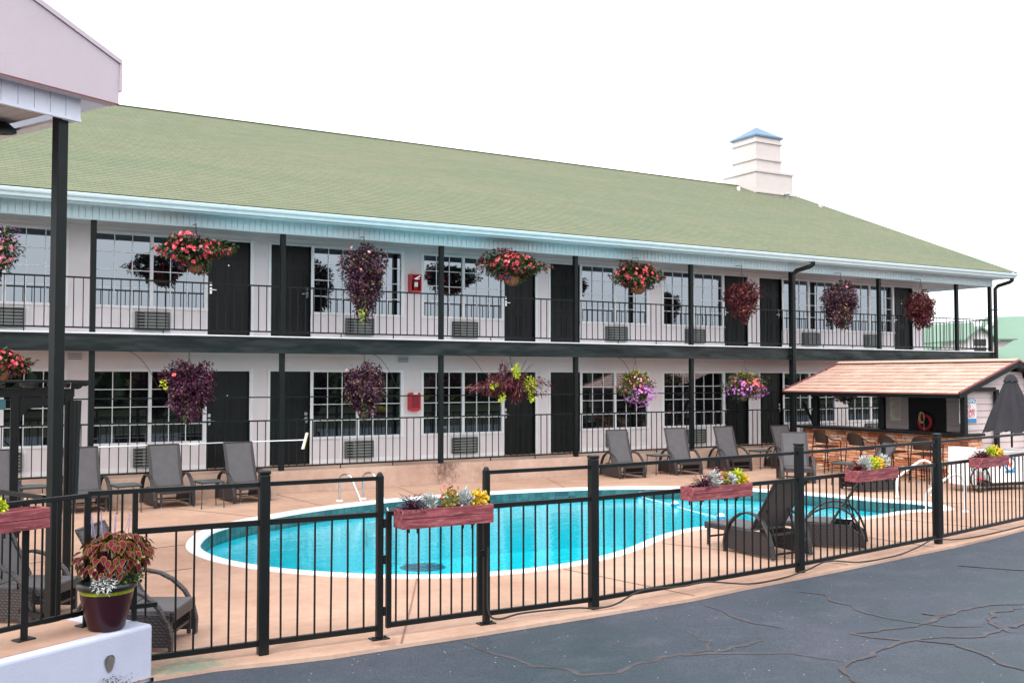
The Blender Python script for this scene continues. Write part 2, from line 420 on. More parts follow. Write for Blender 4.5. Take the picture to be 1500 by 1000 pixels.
# ------------------------------------------------------------------ mesh builder
class MB:
    def __init__(s):
        s.v = []; s.f = []; s.m = []; s.sm = []
    def add(s, vs, fs, mi=0, smooth=False):
        o = len(s.v)
        s.v.extend([tuple(p) for p in vs])
        for f in fs:
            s.f.append(tuple(i + o for i in f)); s.m.append(mi); s.sm.append(smooth)
    def box(s, x0, x1, y0, y1, z0, z1, mi=0, T=None):
        vs = [(x, y, z) for z in (z0, z1) for y in (y0, y1) for x in (x0, x1)]
        if T is not None: vs = [T @ Vector(p) for p in vs]
        s.add(vs, [(0, 2, 3, 1), (4, 5, 7, 6), (0, 1, 5, 4), (2, 6, 7, 3), (0, 4, 6, 2), (1, 3, 7, 5)], mi)
        return s
    def beam(s, a, b, w, h=None, mi=0, up=(0, 0, 1)):
        a = Vector(a); b = Vector(b); h = w if h is None else h
        d = (b - a).normalized(); u = Vector(up)
        if abs(d.dot(u)) > 0.99: u = Vector((1, 0, 0))
        r = d.cross(u).normalized(); u = r.cross(d).normalized()
        vs = [p + r * (w / 2 * i) + u * (h / 2 * j) for p in (a, b) for i, j in ((-1, -1), (1, -1), (1, 1), (-1, 1))]
        s.add(vs, [(0, 1, 2, 3), (7, 6, 5, 4), (0, 4, 5, 1), (1, 5, 6, 2), (2, 6, 7, 3), (3, 7, 4, 0)], mi)
        return s
    def tube(s, pts, r, n=8, mi=0, closed=False, cap=True, flat=None):
        pts = [Vector(p) for p in pts]
        rings = []; L = len(pts); pu = None
        for i, p in enumerate(pts):
            if closed: d = pts[(i + 1) % L] - pts[i - 1]
            else: d = pts[min(i + 1, L - 1)] - pts[max(i - 1, 0)]
            d.normalize()
            if pu is None:
                pu = Vector((0, 0, 1)) if abs(d.z) < 0.9 else Vector((1, 0, 0))
            a = d.cross(pu)
            if a.length < 1e-5: a = d.cross(Vector((0, 1, 0)))
            a.normalize(); pu = a.cross(d).normalized()
            ri = r[i] if isinstance(r, (list, tuple)) else r
            rings.append([p + a * (math.cos(2 * math.pi * k / n) * ri) + pu * (math.sin(2 * math.pi * k / n) * ri) for k in range(n)])
        vs = [q for ring in rings for q in ring]; fs = []
        for i in range(L if closed else L - 1):
            j = (i + 1) % L
            for k in range(n):
                fs.append((i * n + k, i * n + (k + 1) % n, j * n + (k + 1) % n, j * n + k))
        s.add(vs, fs, mi, True)
        if cap and not closed:
            s.add(rings[0], [tuple(range(n))], mi); s.add(rings[-1], [tuple(reversed(range(n)))], mi)
        return s
    def lathe(s, prof, n=20, c=(0, 0, 0), mi=0, smooth=True, mis=None):
        vs = []; 
        for (r, z) in prof:
            for k in range(n):
                a = 2 * math.pi * k / n
                vs.append((c[0] + math.cos(a) * r, c[1] + math.sin(a) * r, c[2] + z))
        for i in range(len(prof) - 1):
            fs = [(i * n + k, i * n + (k + 1) % n, (i + 1) * n + (k + 1) % n, (i + 1) * n + k) for k in range(n)]
            s.add(vs, fs, mis[i] if mis else mi, smooth) if i == 0 else s._extra(fs, mis[i] if mis else mi, smooth, len(vs))
        return s
    def _extra(s, fs, mi, smooth, nv):
        o = len(s.v) - nv
        for f in fs:
            s.f.append(tuple(i + o for i in f)); s.m.append(mi); s.sm.append(smooth)
    def prism(s, poly, axis, a0, a1, mi=0):
        """poly of (u,v); axis 'x': u=y v=z; 'y': u=x v=z; 'z': u=x v=y"""
        def P(u, v, a):
            return (a, u, v) if axis == 'x' else (u, a, v) if axis == 'y' else (u, v, a)
        n = len(poly)
        vs = [P(u, v, a0) for u, v in poly] + [P(u, v, a1) for u, v in poly]
        fs = [tuple(range(n)), tuple(reversed(range(n, 2 * n)))] + [(i, i + n, (i + 1) % n + n, (i + 1) % n) for i in range(n)]
        s.add(vs, fs, mi)
        return s
    def mesh(s, name, mats):
        me = bpy.data.meshes.new(name)
        me.from_pydata(s.v, [], s.f)
        for m in (mats if isinstance(mats, (list, tuple)) else [mats]):
            me.materials.append(M[m] if isinstance(m, str) else m)
        me.polygons.foreach_set('material_index', s.m)
        me.polygons.foreach_set('use_smooth', s.sm)
        me.update()
        return me
    def build(s, name, mats, parent=None, fix=True):
        me = s.mesh(name, mats)
        if fix:
            bm = bmesh.new(); bm.from_mesh(me)
            bmesh.ops.recalc_face_normals(bm, faces=bm.faces)
            bm.to_mesh(me); bm.free()
        return link(name, me, parent)

def link(name, me, parent=None, loc=None):
    o = bpy.data.objects.new(name, me)
    col.objects.link(o)
    if parent is not None: o.parent = parent
    if loc is not None: o.location = loc
    return o

def bevel(o, w=0.004, seg=1):
    b = o.modifiers.new('bevel', 'BEVEL'); b.width = w; b.segments = seg; b.limit_method = 'ANGLE'
    return o

def tag(o, label, cat, group=None):
    o['label'] = label; o['category'] = cat
    if group: o['group'] = group
    return o
def struct(o): o['kind'] = 'structure'; return o
def stuff(o): o['kind'] = 'stuff'; return o
def empty(name, loc=(0, 0, 0), rz=0, label=None, cat=None, group=None):
    o = bpy.data.objects.new(name, None); col.objects.link(o)
    o.location = loc; o.rotation_euler = (0, 0, rz); o.empty_display_size = 0.2
    if label: tag(o, label, cat, group)
    return o
kids = {}
def copy_tree(o, parent=None):
    c = o.copy(); col.objects.link(c); c.parent = parent
    for ch in list(o.children): copy_tree(ch, c)
    return c

def arc(c, r, a0, a1, n, plane='yz', x=0, ry=None):
    ry = ry or r
    out = []
    for i in range(n + 1):
        a = a0 + (a1 - a0) * i / n
        out.append((x, c[0] + math.cos(a) * r, c[1] + math.sin(a) * ry))
    return out

def text_mesh(name, body, size, mat, parent, loc, rot, align='CENTER', bold=0.0, sx=1.0):
    cu = bpy.data.curves.new(name, 'FONT'); cu.body = body; cu.size = size; cu.align_x = align; cu.align_y = 'CENTER'
    cu.extrude = 0.0015; cu.offset = bold
    t = bpy.data.objects.new(name, cu); col.objects.link(t)
    dg = bpy.context.evaluated_depsgraph_get()
    me = bpy.data.meshes.new_from_object(t.evaluated_get(dg))
    bpy.data.objects.remove(t); 
    me.materials.clear(); me.materials.append(M[mat])
    o = link(name, me, parent, loc); o.rotation_euler = rot; o.scale = (sx, 1, 1)
    return o

# ================================================================== SETTING
# pool outline (outer edge of coping)
POOL = [(3.20,14.67),(3.60,15.73),(4.06,16.32),(4.53,16.76),(5.11,17.12),(5.78,17.50),(6.61,17.84),(7.51,18.10),(8.40,18.26),(9.31,18.32),(10.47,18.27),(11.38,18.16),(12.49,17.92),(13.39,17.54),(14.12,17.08),(14.93,16.45),(15.31,15.98),(15.62,15.42),(15.80,14.80),(16.05,14.13),(16.20,13.30),(16.50,12.75),(16.50,12.27),(16.14,11.60),(15.65,11.62),(15.12,11.75),(14.35,11.62),(13.25,11.55),(11.95,11.95),(10.85,12.12),(10.05,11.96),(9.24,11.54),(8.42,11.03),(7.44,10.64),(6.60,10.52),(5.75,10.60),(4.99,10.91),(4.33,11.42),(3.72,12.13),(3.32,12.95),(3.14,13.80)]
def resample(poly, k=5):
    out = []; n = len(poly)
    for i in range(n):
        p0, p1, p2, p3 = [Vector(poly[(i + j) % n]) for j in (-1, 0, 1, 2)]
        for s in range(k):
            t = s / k
            out.append(0.5 * ((2 * p1) + (p2 - p0) * t + (2 * p0 - 5 * p1 + 4 * p2 - p3) * t * t + (-p0 + 3 * p1 - 3 * p2 + p3) * t ** 3))
    for _ in range(3):
        out = [(out[i - 1] + out[i] * 2 + out[(i + 1) % len(out)]) / 4 for i in range(len(out))]
    return out
PO = resample(POOL)
def inset(poly, d):
    n = len(poly); out = []
    area = sum(poly[i].x * poly[(i + 1) % n].y - poly[(i + 1) % n].x * poly[i].y for i in range(n))
    sg = 1 if area > 0 else -1
    for i in range(n):
        t = (poly[(i + 2) % n] - poly[i - 2]).normalized()
        out.append(poly[i] + Vector((-t.y, t.x)) * sg * d)
    return out
PI_ = inset(PO, 0.20)

def flat_with_hole(name, outer, hole, z, mat):
    bm = bmesh.new()
    def loop(pts):
        vs = [bm.verts.new((p[0], p[1], z)) for p in pts]
        return [bm.edges.new((vs[i], vs[(i + 1) % len(vs)])) for i in range(len(vs))]
    es = loop(outer) + (loop(hole) if hole else [])
    bmesh.ops.triangle_fill(bm, edges=es, use_beauty=True)
    for f in bm.faces:
        f.normal_update()
        if f.normal.z < 0: f.normal_flip()
    me = bpy.data.meshes.new(name); bm.to_mesh(me); bm.free()
    me.materials.append(M[mat])
    return link(name, me)

def build_ground():
    big = [(-300, -260), (320, -260), (320, 340), (-300, 340)]
    g = flat_with_hole('ground', big, PO, -0.12, 'ground'); struct(g)
    edge = [(1.60,8.40),(2.11,8.42),(2.55,8.34),(3.06,8.28),(3.70,8.30),(4.49,8.30),(6.03,8.36),(7.23,8.42),(8.07,8.55),(9.91,8.76),(11.56,9.00),(12.73,9.15),(13.84,9.35),(16.5,9.9),(20,11.0),(26,13.0)]
    outer = edge + [(34, 16), (34, 20.18), (-7, 20.18), (-7, 4.2), (1.2, 8.25)]
    d = flat_with_hole('pool_deck', outer, PO, 0.0, 'deck'); struct(d)
    # slab edge towards the parking lot
    e = MB()
    for i in range(len(edge) - 1):
        a, b = edge[i], edge[i + 1]
        e.add([(a[0], a[1], 0), (b[0], b[1], 0), (b[0], b[1], -0.11), (a[0], a[1], -0.11)], [(0, 1, 2, 3)])
    e.build('deck_edge', 'ret_wall', d)
    for pts in [((5.16,11.07),(4.4,9.6),(3.72,8.32)), ((12.73,20.1),(12.0,18.2)), ((3.26,14.77),(1.2,14.3),(-2,13.7)), ((3.9,19.0),(4.9,17.1)), ((20.0,11.0),(16.7,12.3)), ((9.2,11.4),(10.2,8.9)), ((8.9,20.1),(8.6,18.3)), ((-1,12.2),(2.9,12.9)), ((6.9,10.5),(7.3,8.5)), ((12.0,11.9),(12.3,9.2)), ((16.9,14.6),(19.9,15.6)), ((6.2,20.1),(6.4,17.9)), ((15.9,20.1),(15.6,16.0)), ((14.2,11.3),(14.6,9.6))]:
        r = MB(); 
        for i in range(len(pts) - 1):
            r.beam((*pts[i], 0.0035), (*pts[i + 1], 0.0035), 0.018, 0.004)
        r.build('control_joint', 'joint', d)
    a = flat_with_hole('asphalt_lot', [(-90, -3), (110, -3), (110, 60), (-90, 60)], PO, -0.035, 'asphalt'); struct(a)
    cr = [[(4.30,8.25),(4.34,7.74),(4.42,7.50),(4.43,7.22),(4.62,7.06),(4.66,6.80),(4.94,6.73),(5.24,6.83),(5.50,6.86),(5.75,6.87),(6.02,6.89),(6.25,7.00),(6.20,7.20),(6.31,7.38),(6.38,7.53)],
          [(5.74,6.85),(6.00,6.77),(6.31,6.56),(6.61,6.41),(6.67,6.22),(6.79,6.00)], [(6.04,6.81),(6.38,6.81),(6.69,6.85),(6.74,6.97)],
          [(7.16,8.19),(7.17,7.86),(7.10,7.57),(7.12,7.29),(7.18,7.06)], [(8.57,8.19),(8.68,7.97),(8.53,7.58),(8.43,7.25),(8.39,6.85),(8.49,6.59),(8.62,6.31),(8.93,6.13)],
          [(10.18,6.52),(9.80,6.68),(9.38,6.69),(8.91,6.60),(8.35,6.47),(8.01,6.54),(7.61,6.59),(7.65,6.41),(7.85,6.17),(8.23,6.07),(8.58,5.90),(8.95,5.99),(9.29,6.30),(9.57,6.45),(9.99,6.39)],
          [(7.85,6.17),(7.55,6.13),(7.07,6.01),(6.76,5.94),(6.61,5.84),(6.43,5.58),(6.2,5.1)], [(7.94,6.12),(8.13,5.84),(8.00,5.46),(7.91,5.20),(7.90,5.06),(7.7,4.5)],
          [(9.01,6.03),(8.94,5.87),(9.03,5.79)], [(9.13,5.96),(9.50,6.08),(10.4,6.0)], [(8.88,6.80),(8.92,6.65),(9.10,6.62)], [(11.5,8.3),(11.9,7.7),(12.6,7.4),(13.6,7.5)]]
    for ci, ln in enumerate(cr):
        pts = []
        for i in range(len(ln) - 1):
            p, q = Vector(ln[i]), Vector(ln[i + 1])
            k = max(2, int((q - p).length / 0.05))
            for s in range(k):
                t = p.lerp(q, s / k)
                w = mnoise.noise(Vector((t.x * 5, t.y * 5, 1.3))) * 0.05 + mnoise.noise(Vector((t.x * 17, t.y * 17, 4.3))) * 0.022
                pts.append(t + Vector((w, -w)))
        pts.append(Vector(ln[-1]))
        m = MB(); vs = []; L = len(pts)
        for i, p in enumerate(pts):
            t = (pts[min(i + 1, L - 1)] - pts[max(i - 1, 0)]).normalized()
            w = (0.013 + 0.022 * (mnoise.noise(Vector((p.x * 3, p.y * 3, 0))) + 0.5)) * min(1, (L - i) / 6)
            vs += [(p.x - t.y * w, p.y + t.x * w, -0.0325 + ci * 0.0006), (p.x + t.y * w, p.y - t.x * w, -0.0325 + ci * 0.0006)]
        m.add(vs, [(2 * i, 2 * i + 1, 2 * i + 3, 2 * i + 2) for i in range(L - 1)])
        m.build('crack_seal', 'crack', a)
    # pool
    n = len(PO)
    c = MB()
    prof = [(0, -0.01), (0.0, 0.012), (0.02, 0.022), (0.165, 0.022), (0.195, 0.008), (0.20, -0.03)]
    loops = [[(q.x, q.y, z) for q in inset(PO, d_ - 0.004)] for d_, z in prof]
    for a_, b_ in zip(loops[:-1], loops[1:]):
        vs = a_ + b_
        c.add(vs, [(i, (i + 1) % n, n + (i + 1) % n, n + i) for i in range(n)], 0, True)
    co = c.build('pool_coping', 'coping'); struct(co)
    b = MB()
    lp = [[(q.x, q.y, z) for q in PI_] for z in (-0.03, -0.235, -1.25)]
    b.add(lp[0] + lp[1], [(i, (i + 1) % n, n + (i + 1) % n, n + i) for i in range(n)], 1)
    b.add(lp[1] + lp[2], [(i, (i + 1) % n, n + (i + 1) % n, n + i) for i in range(n)], 0, True)
    b.add(lp[2], [tuple(range(n))], 0)
    basin = b.build('pool_basin', ['plaster', 'tile'], None, fix=False); struct(basin)
    # waterline tiles seen on the far side: one by one
    tl = MB().box(-0.073, 0.073, -0.004, 0.006, -0.098, 0.0).mesh('tile', 'tile')
    dist = 0; step = 0.153; nxt = 0.05
    for i in range(n):
        a_, b_ = PI_[i], PI_[(i + 1) % n]; L = (b_ - a_).length
        while nxt < dist + L:
            p = a_.lerp(b_, (nxt - dist) / L); t = (b_ - a_).normalized(); nrm = Vector((-t.y, t.x))
            mid = Vector((10, 14)) - p
            if nrm.dot(mid) < 0: nrm = -nrm
            if nrm.dot(Vector((0, 0)) - p) > 0:      # faces the viewer's side of the pool
                for zz in (-0.032, -0.132):
                    o = link('tile', tl, basin, (p.x + nrm.x * 0.002, p.y + nrm.y * 0.002, zz))
                    o.rotation_euler = (0, 0, math.atan2(t.y, t.x))
            nxt += step
        dist += L
    w = flat_with_hole('pool_water', inset(PO, 0.196), None, -0.185, 'water'); struct(w)
    l = MB()
    for pa, pb in (((12.75, 16.9), (10.6, 11.9)),):
        l.beam((*pa, -1.244), (*pb, -1.244), 0.25, 0.006)
    for d_ in (0.0,):
        pass
    l.build('floor_line', 'line_tile', basin)
    # steps in the right-hand lobe
    st = MB()
    for k, (x0, zt) in enumerate(((15.55, -0.38), (15.2, -0.62), (14.8, -0.9))):
        st.box(x0, 16.6 - 0.3 * 0, 11.95, 13.9, -1.24, zt)
    st.build('pool_step', 'plaster', basin)
build_ground()

def far_wood():
    """wooded edge across the lot, seen only as reflections in panes and water"""
    m = MB(); r = random.Random(3)
    for i in range(150):
        x = -60 + i * 1.1 + r.uniform(-1, 1); y = -46 + r.uniform(-5, 5) ; h = r.uniform(3.0, 5.8); rr = r.uniform(2.0, 3.4)
        for k in range(260):
            a = r.uniform(0, 6.28); z = r.uniform(0.0, 1); rad = rr * math.sqrt(max(0, 1 - (z - 0.35) ** 2 * 1.9)) * r.uniform(0.5, 1)
            c = Vector((x + math.cos(a) * rad, y + math.sin(a) * rad, z * h)); s = r.uniform(0.35, 0.7)
            d1 = Vector((r.uniform(-1, 1), r.uniform(-1, 1), r.uniform(-1, 1))).normalized() * s
            d2 = d1.cross(Vector((r.uniform(-1, 1), r.uniform(-1, 1), r.uniform(-1, 1)))).normalized() * s
            m.add([c - d1, c + d2, c + d1, c - d2], [(0, 1, 2, 3)])
    stuff(m.build('far_wood', 'tree', None, fix=False))
    tag(bpy.data.objects['far_wood'], 'dark wood edging the far side of the lot, mirrored in the panes', 'wood')
far_wood()

# ================================================================== MOTEL
DW, DP = 21.6, 20.32
WX0, WX1 = -6.0, 28.5
ZF = (0.46, 3.25)
ZC = (2.95, 5.47)
DZ = 2.81
motel = empty('motel_building', (12, 21.6, 0), 0, 'long two-storey motel with green shingle roof, dark doors and gridded windows', 'building')
def mp(name, mb, mats, parent=motel, **k):
    """part of the motel; vertices are written in world space, so undo the parent's offset"""
    for i, p in enumerate(mb.v): mb.v[i] = (p[0] - 12, p[1] - 21.6, p[2])
    return mb.build(name, mats, parent, **k)
def build_motel():
    P = 7.31
    wins, doors = [], []
    for k in range(-1, 4):
        o = P * k
        if k > -1: wins.append((2.85 + o, 5.09 + o)); doors.append((5.12 + o, 6.03 + o, 'L'))
        if k < 3: doors.append((6.49 + o, 7.40 + o, 'R')); wins.append((7.43 + o, 9.66 + o))
    openings = sorted([(a, b, 'w') for a, b in wins] + [(a, b, 'd') for a, b, _ in doors])
    wall = MB()
    for f in (0, 1):
        z0 = ZF[f] - 0.02; z1 = ZC[f]; dz = DZ * f
        top = 2.56 + dz; sill = 1.03 + dz
        wall.box(WX0, WX1, DW, DW + 0.2, top, z1)
        x = WX0
        for a, b, t in openings:
            if a - x > 0.005: wall.box(x, a, DW, DW + 0.2, z0, top)
            if t == 'w': wall.box(a, b, DW, DW + 0.2, z0, sill)
            x = b
        wall.box(x, WX1, DW, DW + 0.2, z0, top)
    wall.box(WX1 - 0.2, WX1, DW + 0.2, 38.6, 0.4, 5.47)
    wall.box(WX0, WX1, 38.6, 38.8, 0.4, 5.47)
    wall.box(WX0, WX1 - 0.2, DW + 0.5, DW + 0.55, 0.4, 5.45)
    mp('wall', wall, 'stucco')
    # walkway with retaining wall, upper slab
    w = MB().box(WX0, 30.3, 20.2, DW + 0.05, -0.1, 0.46).box(28.5, 30.3, DW + 0.05, 38.6, -0.1, 0.46)
    mp('walkway', w, 'ret_wall')
    w = MB().box(WX0, 30.3, 20.26, DW, 2.95, 3.25).box(28.5, 30.24, DW, 38.6, 2.95, 3.25)
    mp('balcony_floor', w, 'white_trim')
    fa = MB().box(WX0, 30.28, 20.215, 20.26, 2.89, 3.19).box(30.24, 30.28, 20.26, 38.6, 2.89, 3.19)
    fa.box(WX0, 30.30, 20.19, 20.26, 3.19, 3.225)
    mp('balcony_fascia', fa, 'fascia_green')
    # upper ceiling
    mp('ceiling', MB().box(WX0, 30.2, 20.3, 38.7, 5.47, 5.50), 'soffit')
    mp('lower_ceiling', MB().box(WX0, 30.2, 20.27, DW, 2.935, 2.949), 'soffit')
    # frieze planks
    pl_ = MB().box(-0.054, 0.054, -0.014, 0.0, -0.125, 0.125).mesh('frieze_plank', 'white_vinyl')
    x = 0.3
    while x < 30.2:
        o = link('frieze_plank', pl_, motel, (x - 12, 20.245 - 21.6, 5.53)); x += 0.1195
    mp('frieze_backing', MB().box(WX0, 30.24, 20.25, 20.32, 5.40, 5.64).box(30.18, 30.25, 20.32, 38.6, 5.38, 5.64).box(WX0, 30.26, 20.22, 20.33, 5.385, 5.403), 'white_vinyl')
    mp('soffit', MB().box(WX0, 30.75, 19.74, 20.25, 5.645, 5.66).box(30.25, 30.75, 20.25, 38.6, 5.645, 5.66), 'white_vinyl')
    # gutter (ogee) and fascia
    g = MB()
    prof = [(19.76, 5.63), (19.66, 5.63), (19.645, 5.68), (19.60, 5.71), (19.585, 5.75), (19.585, 5.775), (19.60, 5.775), (19.60, 5.76), (19.76, 5.76)]
    g.prism(prof, 'x', WX0, 30.62)
    g.box(WX0, 30.62, 19.762, 19.79, 5.60, 5.80)
    mp('gutter', g, 'white_vinyl')
    # roof: stepped courses
    Y0, Z0, Y1, Z1 = 19.66, 5.805, 30.1, 10.19
    L = math.hypot(Y1 - Y0, Z1 - Z0); N = int(L / 0.1516); dy, dzz = (Y1 - Y0) / N, (Z1 - Z0) / N
    nrm = Vector((0, -(Z1 - Z0), (Y1 - Y0))).normalized()
    vs = []; fs = []; uv = []
    for i in range(N):
        ya, za = Y0 + dy * i, Z0 + dzz * i; yb, zb = ya + dy, za + dzz
        lift = 0.004
        rows = [(ya, za - 0.002, i * 0.1516), (ya + nrm.y * lift, za + nrm.z * lift, i * 0.1516 + .002), (yb, zb, (i + 1) * 0.1516)]
        o = len(vs)
        for (y, z, s_) in rows:
            for x in (WX0, 30.66):
                wob = 0
                vs.append((x, y, z + wob)); uv.append((x, s_))
        fs += [(o, o + 1, o + 3, o + 2), (o + 2, o + 3, o + 5, o + 4)]
    r = MB(); r.add(vs, fs)
    ro = mp('roof', r, 'shingle', fix=False)
    ul = ro.data.uv_layers.new(name='slope')
    for lp in ro.data.loops: ul.data[lp.index].uv = uv[lp.vertex_index]
    b = MB(); b.prism([(30.1, 10.17), (40.5, 5.80), (40.5, 5.70), (30.1, 10.0), (19.72, 5.70), (19.72, 5.79)], 'x', WX0, 30.60)
    mp('roof_deck', b, 'white_vinyl')
    mp('ridge_cap', MB().prism([(29.95, 10.155), (30.1, 10.215), (30.25, 10.155), (30.1, 10.17)], 'x', WX0, 30.67), 'shingle')
    mp('rake_edge', MB().beam((30.665, 19.66, 5.80), (30.665, 30.1, 10.19), 0.02, 0.05), 'far_green')
    mp('gable_end', MB().prism([(20.4, 5.5), (39.8, 5.5), (30.1, 9.9)], 'x', 30.1, 30.2), 'stucco')
    # posts
    for f in (0, 1):
        me = MB().box(-0.05, 0.05, -0.05, 0.05, 0, 1).mesh('post', 'metal_green')
        for k in range(-2, 8):
            x = 2.67 + 3.683 * k
            z0, z1 = (0.46, 2.95) if f == 0 else (3.25, 5.45)
            o = link('post', me, motel, (x - 12, DP - 21.6, z0)); o.scale = (1, 1, z1 - z0)
        z0, z1 = (0.46, 2.95) if f == 0 else (3.25, 5.45)
        o = link('post', me, motel, (30.18 - 12, DP - 21.6, z0)); o.scale = (1, 1, z1 - z0)
    # window frames + panes
    for f in (0, 1):
        dz = DZ * f
        for wi, (a, b_) in enumerate(wins):
            z0, z1 = 1.03 + dz, 2.56 + dz
            fr = MB(); t = 0.045
            fr.box(a - 0.03, b_ + 0.03, DW - 0.018, DW + 0.07, z1 - t, z1 + 0.012)
            fr.box(a - 0.03, b_ + 0.03, DW - 0.035, DW + 0.07, z0 - 0.025, z0 + 0.03)
            fr.box(a - 0.03, a + t, DW - 0.018, DW + 0.07, z0 + 0.03, z1 - t)
            fr.box(b_ - t, b_ + 0.03, DW - 0.018, DW + 0.07, z0 + 0.03, z1 - t)
            mid = (a + b_) / 2
            fr.box(mid - 0.033, mid + 0.033, DW - 0.01, DW + 0.06, z0 + 0.03, z1 - t)
            w = mp('window', fr, 'white_trim')
            w.location = (0, 0, 0)
            mt = MB(); cells = []
            for (sa, sb) in ((a + t, mid - 0.033), (mid + 0.033, b_ - t)):
                cw = (sb - sa) / 3; rh = (z1 - t - z0 - 0.03) / 4
                for i in (1, 2): mt.box(sa + cw * i - 0.008, sa + cw * i + 0.008, DW + 0.012, DW + 0.026, z0 + 0.03, z1 - t)
                for j in (1, 2, 3): mt.box(sa, sb, DW + 0.0145, DW + 0.0235, z0 + 0.03 + rh * j - 0.008, z0 + 0.03 + rh * j + 0.008)
                for i in range(3):
                    for j in range(4): cells.append((sa + cw * i, sa + cw * (i + 1), z0 + 0.03 + rh * j, z0 + 0.03 + rh * (j + 1), (sa, f)))
            mp('muntin', mt, 'white_trim', w)
            if wi < 6:
                sx = cells[0][1] - cells[0][0]; sz = cells[0][3] - cells[0][2]
                me = MB().box(-sx / 2, sx / 2, 0, 0.004, -sz / 2, sz / 2).mesh('pane', 'glass')
                tl_ = {}
                for (x0, x1, y0, y1, key) in cells:
                    if key not in tl_: tl_[key] = (rnd.uniform(-0.0035, 0.0035), rnd.uniform(-0.006, 0.006))
                    o = link('pane', me, w, ((x0 + x1) / 2 - 12, DW + 0.03 - 21.6, (y0 + y1) / 2))
            else:
                mm = MB()
                for (x0, x1, y0, y1, key) in cells: mm.box(x0, x1, DW + 0.03, DW + 0.034, y0, y1)
                stuff(mp('pane', mm, 'glass', w))
            # trim boards below the window and the air conditioner
            zf = ZF[f]
            tb = MB().box(a - 0.02, b_ + 0.02, DW - 0.014, DW, zf, zf + 0.09)
            acx = mid + 0.02
            tb.box(acx - 0.46, acx - 0.39, DW - 0.014, DW, zf + 0.09, z0 - 0.025)
            tb.box(acx + 0.37, acx + 0.42, DW - 0.014, DW, zf + 0.09, z0 - 0.025)
            mp('trim_board', tb, 'white_trim')
            ac = MB().box(acx - 0.34, acx + 0.34, DW - 0.10, DW + 0.02, 0.56 + dz, 0.58 + dz).box(acx - 0.34, acx + 0.34, DW - 0.10, DW + 0.02, 0.92 + dz, 0.945 + dz)
            ac.box(acx - 0.34, acx - 0.315, DW - 0.10, DW + 0.02, 0.58 + dz, 0.92 + dz).box(acx + 0.315, acx + 0.34, DW - 0.10, DW + 0.02, 0.58 + dz, 0.92 + dz)
            ac.box(acx - 0.315, acx + 0.315, DW - 0.05, DW + 0.02, 0.58 + dz, 0.92 + dz)
            ac.box(acx - 0.16, acx - 0.11, DW - 0.099, DW - 0.05, 0.58 + dz, 0.92 + dz)
            A = mp('air_conditioner', ac, 'ac_metal')
            mp('coil', MB().box(acx - 0.312, acx - 0.165, DW - 0.06, DW - 0.051, 0.585 + dz, 0.915 + dz), 'ac_dark', A)
            lv = MB().box(-0.31, 0.31, -0.012, 0.0, -0.006, 0.006).mesh('louver', 'ac_fin')
            for q in range(5):
                link('louver', lv, A, (acx - 12, DW - 0.088 - 21.6, 0.62 + dz + q * 0.065))
        for di, (a, b_, side) in enumerate(doors):
            z0, z1 = 0.495 + dz, 2.53 + dz
            jm = MB(); t = 0.035
            jm.box(a - 0.028, a, DW - 0.016, DW + 0.09, ZF[f], z1 + 0.03).box(b_, b_ + 0.028, DW - 0.016, DW + 0.09, ZF[f], z1 + 0.03)
            jm.box(a, b_, DW - 0.016, DW + 0.09, z1, z1 + 0.03)
            if side == 'L': jm.box(b_ + 0.028, b_ + 0.075, DW - 0.02, DW, ZF[f], z1 + 0.06)
            else: jm.box(a - 0.06, a - 0.028, DW - 0.02, DW, ZF[f], z1 + 0.06)
            mp('door_frame', jm, 'white_trim')
            d = MB().box(a, b_, DW + 0.065, DW + 0.105, z0 - 0.02, z1)
            wd = b_ - a
            for (u0, u1) in ((0.13, 0.45), (0.55, 0.87)):
                for (v0, v1) in ((0.06, 0.34), (0.41, 0.74), (0.80, 0.93)):
                    X0, X1 = a + wd * u0, a + wd * u1; Z0_, Z1_ = z0 + 2.03 * v0, z0 + 2.03 * v1
                    for (p, q, r_, s_) in ((X0, X1, Z0_, Z0_ + 0.02), (X0, X1, Z1_ - 0.02, Z1_), (X0, X0 + 0.02, Z0_ + 0.02, Z1_ - 0.02), (X1 - 0.02, X1, Z0_ + 0.02, Z1_ - 0.02)):
                        d.box(p, q, DW + 0.055, DW + 0.065, r_, s_)
                    d.box(X0 + 0.05, X1 - 0.05, DW + 0.057, DW + 0.065, Z0_ + 0.05, Z1_ - 0.05)
            D = mp('door', d, 'door')
            hx = a + 0.07 if side == 'L' else b_ - 0.07
            dr = 1 if side == 'L' else -1
            h = MB().box(hx - 0.035, hx + 0.035, DW + 0.045, DW + 0.065, z0 + 0.88, z0 + 1.02).box(hx - 0.032, hx + 0.032, DW + 0.045, DW + 0.065, z0 + 1.05, z0 + 1.13)
            h.beam((hx, DW + 0.02, z0 + 0.97), (hx + dr * 0.12, DW + 0.02, z0 + 0.965), 0.022, 0.022)
            h.beam((hx, DW + 0.02, z0 + 0.97), (hx, DW + 0.05, z0 + 0.97), 0.02)
            bevel(mp('handle', h, 'chrome', D), 0.004)
            if di % 2: mp('peephole', MB().box((a + b_) / 2 - 0.012, (a + b_) / 2 + 0.012, DW + 0.06, DW + 0.0645, z0 + 1.5, z0 + 1.524), 'chrome', D)
    # chimney
    ch = MB(); cx, cy = 28.3, 29.05
    ch.box(cx - 0.06, cx + 1.95, cy - 0.05, cy + 1.85, 9.2, 10.62).box(cx, cx + 1.36, cy, cy + 1.36, 10.66, 11.1).box(cx, cx + 1.36, cy, cy + 1.36, 11.15, 12.02)
    C_ = mp('chimney', ch, 'chimney')
    mp('chimney_band', MB().box(cx - 0.11, cx + 2.0, cy - 0.1, cy + 1.9, 10.58, 10.67), 'chimney', C_)
